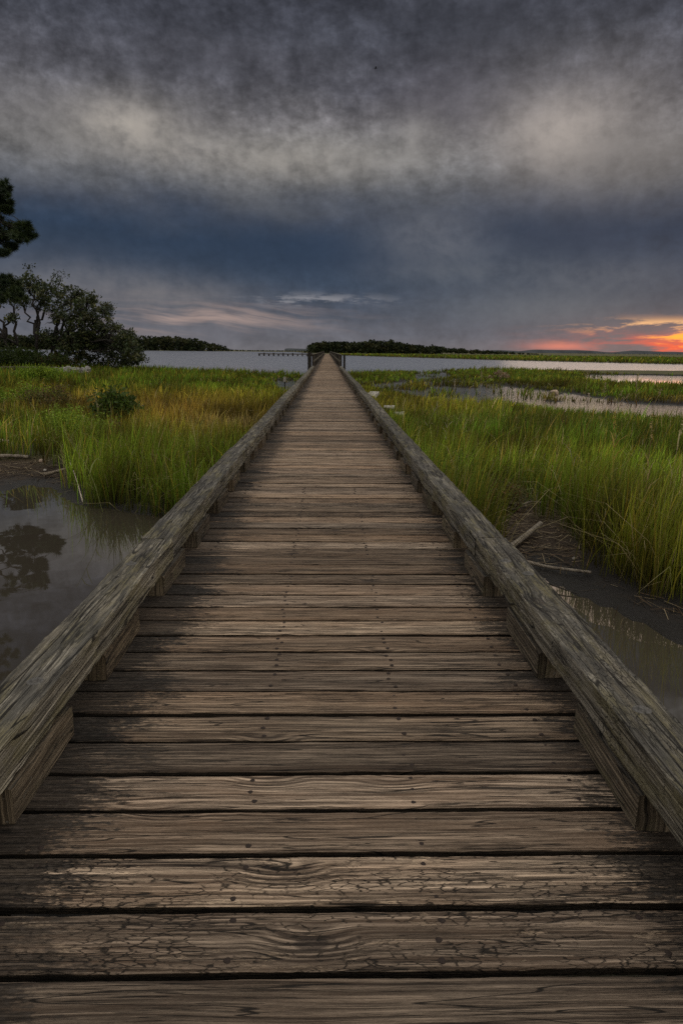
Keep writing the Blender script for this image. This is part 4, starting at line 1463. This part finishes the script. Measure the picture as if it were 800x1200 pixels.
def build_sky():
    w = bpy.data.worlds.new('World'); SC.world = w; w.use_nodes = True
    nt = w.node_tree
    for n in list(nt.nodes): nt.nodes.remove(n)
    out = nt.nodes.new('ShaderNodeOutputWorld')
    tc = nt.nodes.new('ShaderNodeTexCoord')
    v = E(nt, tc.outputs['Generated'])
    x, y, z = sep(v)
    el = mth(nt, 'ARCSINE', z)*57.2958
    az = mth(nt, 'ARCTAN2', x, y)*57.2958
    A = az*0.1; L = el*0.1       # units of ten degrees
    # drifting, turbulent coordinates
    warp = noise(comb(nt, A*0.9, L*1.6, 1.0), 1.0, 3.0, 0.55)
    warp2 = noise(comb(nt, A*1.1, L*1.8, 7.0), 1.0, 3.0, 0.55)
    warp3 = noise(comb(nt, A*3.2, L*6.5, 13.0), 1.0, 4.0, 0.6)
    elw = el + (warp-0.5)*5.0*smooth(el, 1.0, 8.0) + (warp3-0.5)*1.3*smooth(el, 3.0, 10.0)
    stops = [(0, (108, 107, 112)), (1.3, (92, 96, 106)), (3.0, (72, 80, 94)), (5.0, (57, 71, 90)), (8.5, (47, 62, 83)), (10.4, (66, 73, 87)), (12.6, (92, 94, 99)),
             (14.6, (108, 107, 108)), (16.4, (102, 100, 103)), (18.6, (82, 82, 89)), (21.5, (68, 70, 79)), (24.5, (58, 60, 69))]
    st = [(p/90.0, lin(c)) for p, c in stops] + [(26.8/90.0, (.26, .25, .24)), (30/90.0, (.58, .565, .54)), (42/90.0, (.85, .83, .80)), (55/90.0, (1.0, .975, .94)), (1.0, (1.2, 1.16, 1.10))]
    base = ramp(elw/90.0, st)
    # mottled texture of the cloud deck
    tex = noise(comb(nt, A*5.0 + (warp-0.5)*0.8 + L*0.8, L*7.0 + (warp2-0.5)*0.8, 3.0), 1.0, 8.0, 0.60, 0.0)
    texb = noise(comb(nt, A*2.0 + L*0.5, L*3.4 - A*0.3, 9.0), 1.0, 5.0, 0.6, 0.0)
    band = smooth(el, 10.0, 14.0)
    amp = band*0.85 + 0.46
    texc = noise(comb(nt, A*12.0 + (tex-0.5)*1.5, L*16.0, 17.0), 1.0, 6.0, 0.64)
    bw = noise(comb(nt, A*3.4 + (warp-0.5)*1.2 + (tex-0.5)*0.5, L*5.0 + (warp2-0.5)*1.2 + (tex-0.5)*0.5, 27.0), 1.0, 3.0, 0.5)
    bil = 1.0 - mth(nt, 'ABSOLUTE', bw - 0.5)*5.0
    bil = smooth(bil, 0.0, 1.0)
    curt = noise(comb(nt, A*6.0 + (warp3-0.5)*0.6 + L*0.6, L*2.2, 33.0), 1.0, 6.0, 0.62)
    k = (tex-0.5)*1.5*amp + (texb-0.5)*1.9*amp + (texc-0.5)*1.35*amp + (curt-0.5)*1.1*amp + (bil-0.5)*0.12*amp
    k = mth(nt, 'POWER', 2.0, k*1.15)
    c = mix(1.0, base, comb(nt, k, k, k), 'MULTIPLY')

    def blobm(px, py, sa, se, nz=0.6):
        a0, e0 = azel(px, py)
        dx = (az-a0)/sa; dy = (el-e0)/se
        r = dx*dx + dy*dy
        m = mth(nt, 'POWER', 2.71828, r*-1.0)
        t = smooth(tex*0.45 + texb*0.25 + bil*0.08 + texc*0.15 + (curt-0.5)*0.3, 0.30, 0.64)
        return m*(1.0-nz) + m*t*nz

    def tint(c, px, py, sa, se, rgb, amt, nz=0.6):
        return mix(blobm(px, py, sa, se, nz)*amt, c, lin(rgb))
    # darker masses
    c = tint(c, 650, 280, 7.0, 2.2, (46, 57, 76), .75, .2)
    c = tint(c, 90, 285, 6.5, 2.0, (48, 60, 78), .55, .3)
    c = tint(c, 290, 285, 7.0, 2.0, (48, 61, 80), .55, .3)
    c = tint(c, 560, 25, 9.0, 3.0, (56, 58, 66), .55, .3)
    c = tint(c, 250, 60, 9.0, 2.2, (72, 72, 80), .45, .5)
    c = tint(c, 520, 120, 5.0, 2.5, (84, 82, 92), .6, .4)
    # lighter masses
    c = tint(c, 110, 150, 9.0, 2.4, (132, 129, 127), .7, .5)
    c = tint(c, 150, 148, 3.2, 1.5, (178, 170, 160), .8, .7)
    c = tint(c, 215, 175, 4.0, 1.2, (160, 154, 148), .6, .8)
    c = tint(c, 350, 188, 7.0, 1.5, (164, 158, 150), .75, .6)
    c = tint(c, 490, 160, 2.2, 1.3, (156, 152, 148), .6, .6)
    c = tint(c, 450, 190, 5.0, 1.3, (146, 143, 140), .6, .6)
    c = tint(c, 680, 150, 7.5, 4.0, (138, 132, 130), .75, .4)
    c = tint(c, 655, 160, 3.6, 2.0, (182, 172, 164), .8, .5)
    c = tint(c, 740, 185, 7.0, 1.8, (124, 119, 116), .6, .3)
    c = tint(c, 500, 290, 4.8, 2.0, (112, 114, 121), .9, .55)
    c = tint(c, 540, 318, 6.0, 1.2, (100, 105, 113), .7, .6)
    c = tint(c, 690, 340, 8.0, 2.6, (70, 80, 94), .6, .2)
    c = tint(c, 700, 325, 6.5, 1.3, (100, 104, 112), .5, .8)
    c = tint(c, 60, 330, 6.0, 1.8, (112, 112, 118), .7, .5)
    c = tint(c, 180, 345, 7.0, 1.5, (120, 117, 119), .75, .5)
    c = tint(c, 230, 385, 10.0, 1.2, (112, 110, 116), .6, .3)
    c = tint(c, 640, 365, 9.0, 1.6, (104, 109, 116), .75, .4)
    c = tint(c, 400, 300, 9.0, 1.6, (42, 57, 78), .6, .2)
    # layered streaks low over the horizon
    strk = noise(comb(nt, A*0.9, L*10.0 + (warp-0.5)*1.6 + A*0.8, 21.0), 1.0, 4.0, 0.6)
    s1 = smooth(strk, 0.47, 0.62)
    m = blobm(235, 373, 9.0, 1.1, .0)
    c = mix(m*smooth(strk, 0.40, 0.66)*.85, c, lin((172, 150, 142)))
    m = blobm(370, 352, 5.0, 0.45, .0)
    s2 = smooth(noise(comb(nt, A*2.6, L*13.0, 31.0), 1.0, 5.0, 0.65), 0.46, 0.62)
    c = mix(m*s2*.75, c, lin((150, 150, 156)))
    # sunset: grey-violet veil, then pink and orange torn layers
    c = mix(blobm(800, 398, 9.0, 1.5, .3)*.7, c, lin((128, 112, 114)))
    sn = noise(comb(nt, A*1.6 + (warp2-0.5)*.5, L*9.0 + A*-0.35, 41.0), 1.0, 6.0, 0.62, 0.25)
    s3 = smooth(sn, 0.46, 0.60)
    c = mix(blobm(775, 402, 5.8, 1.1, .0)*s3*.75, c, lin((226, 132, 122)))
    s4 = smooth(sn, 0.49, 0.62)
    c = mix(blobm(800, 407, 6.0, 0.75, .0)*.9*smooth(sn, 0.36, 0.5), c, lin((248, 100, 70)))
    c = mix(blobm(800, 397, 5.2, 0.85, .0)*s4, c, (1.35, 0.52, 0.07))
    c = mix(blobm(775, 381, 4.5, 0.40, .0)*smooth(sn, .48, .58)*.9, c, (1.05, 0.60, 0.28))
    c = mix(blobm(820, 398, 3.6, 0.7, .0)*smooth(sn, .50, .60)*.8, c, (1.25, 0.50, 0.07))
    c = mix(blobm(655, 406, 2.2, 0.28, .0)*.6, c, lin((236, 140, 118)))
    # brightness added to the unseen sky behind and right, to light grass and rails
    back = smooth(mth(nt, 'ABSOLUTE', az), 62.0, 115.0)*smooth(el, 0.0, 4.0)*smooth(el, 55.0, 25.0)
    side_ = smooth(az, -75.0, 75.0, 0.30, 1.0)
    c = mix(back*0.9, c, mix(side_, (0.10, 0.10, 0.11), (1.05, 0.96, 0.84)))
    # below the horizon: dull
    c = mix(smooth(el, -0.3, -2.0), c, (0.06, 0.06, 0.065))
    bg = nt.nodes.new('ShaderNodeBackground'); nt.links.new(c.s, bg.inputs[0]); bg.inputs[1].default_value = 1.0
    sky = nt.nodes.new('ShaderNodeTexSky'); sky.sky_type = 'NISHITA'; sky.sun_disc = False
    sky.sun_elevation = R(SUN_EL); sky.sun_rotation = R(SUN_AZ)
    bg2 = nt.nodes.new('ShaderNodeBackground'); nt.links.new(sky.outputs[0], bg2.inputs[0]); bg2.inputs[1].default_value = 0.05
    ms = nt.nodes.new('ShaderNodeMixShader'); ms.inputs[0].default_value = 0.02
    nt.links.new(bg.outputs[0], ms.inputs[1]); nt.links.new(bg2.outputs[0], ms.inputs[2])
    nt.links.new(ms.outputs[0], out.inputs[0])
    try:
        w.cycles.sampling_method = 'MANUAL'; w.cycles.sample_map_resolution = 512
    except Exception:
        pass


build_sky()
sl = bpy.data.lights.new('sun', 'SUN'); sl.energy = 0.16; sl.angle = R(30); sl.color = (1.0, 0.72, 0.5)
so = bpy.data.objects.new('sun', sl); COL.objects.link(so)
sd = Vector((math.sin(R(SUN_AZ))*math.cos(R(SUN_EL+4)), math.cos(R(SUN_AZ))*math.cos(R(SUN_EL+4)), math.sin(R(SUN_EL+4))))
so.rotation_euler = sd.to_track_quat('Z', 'Y').to_euler()

# ------------------------------------------------------------------ render settings
vs = SC.view_settings
SC.display_settings.display_device = 'sRGB'
vs.view_transform = 'Standard'; vs.look = 'None'; vs.exposure = 0.0; vs.gamma = 1.0; vs.use_curve_mapping = False
SC.render.engine = 'CYCLES'
SC.cycles.max_bounces = 6; SC.cycles.diffuse_bounces = 3; SC.cycles.glossy_bounces = 3; SC.cycles.transmission_bounces = 3
SC.cycles.use_denoising = False
SC.cycles.caustics_reflective = False; SC.cycles.caustics_refractive = False
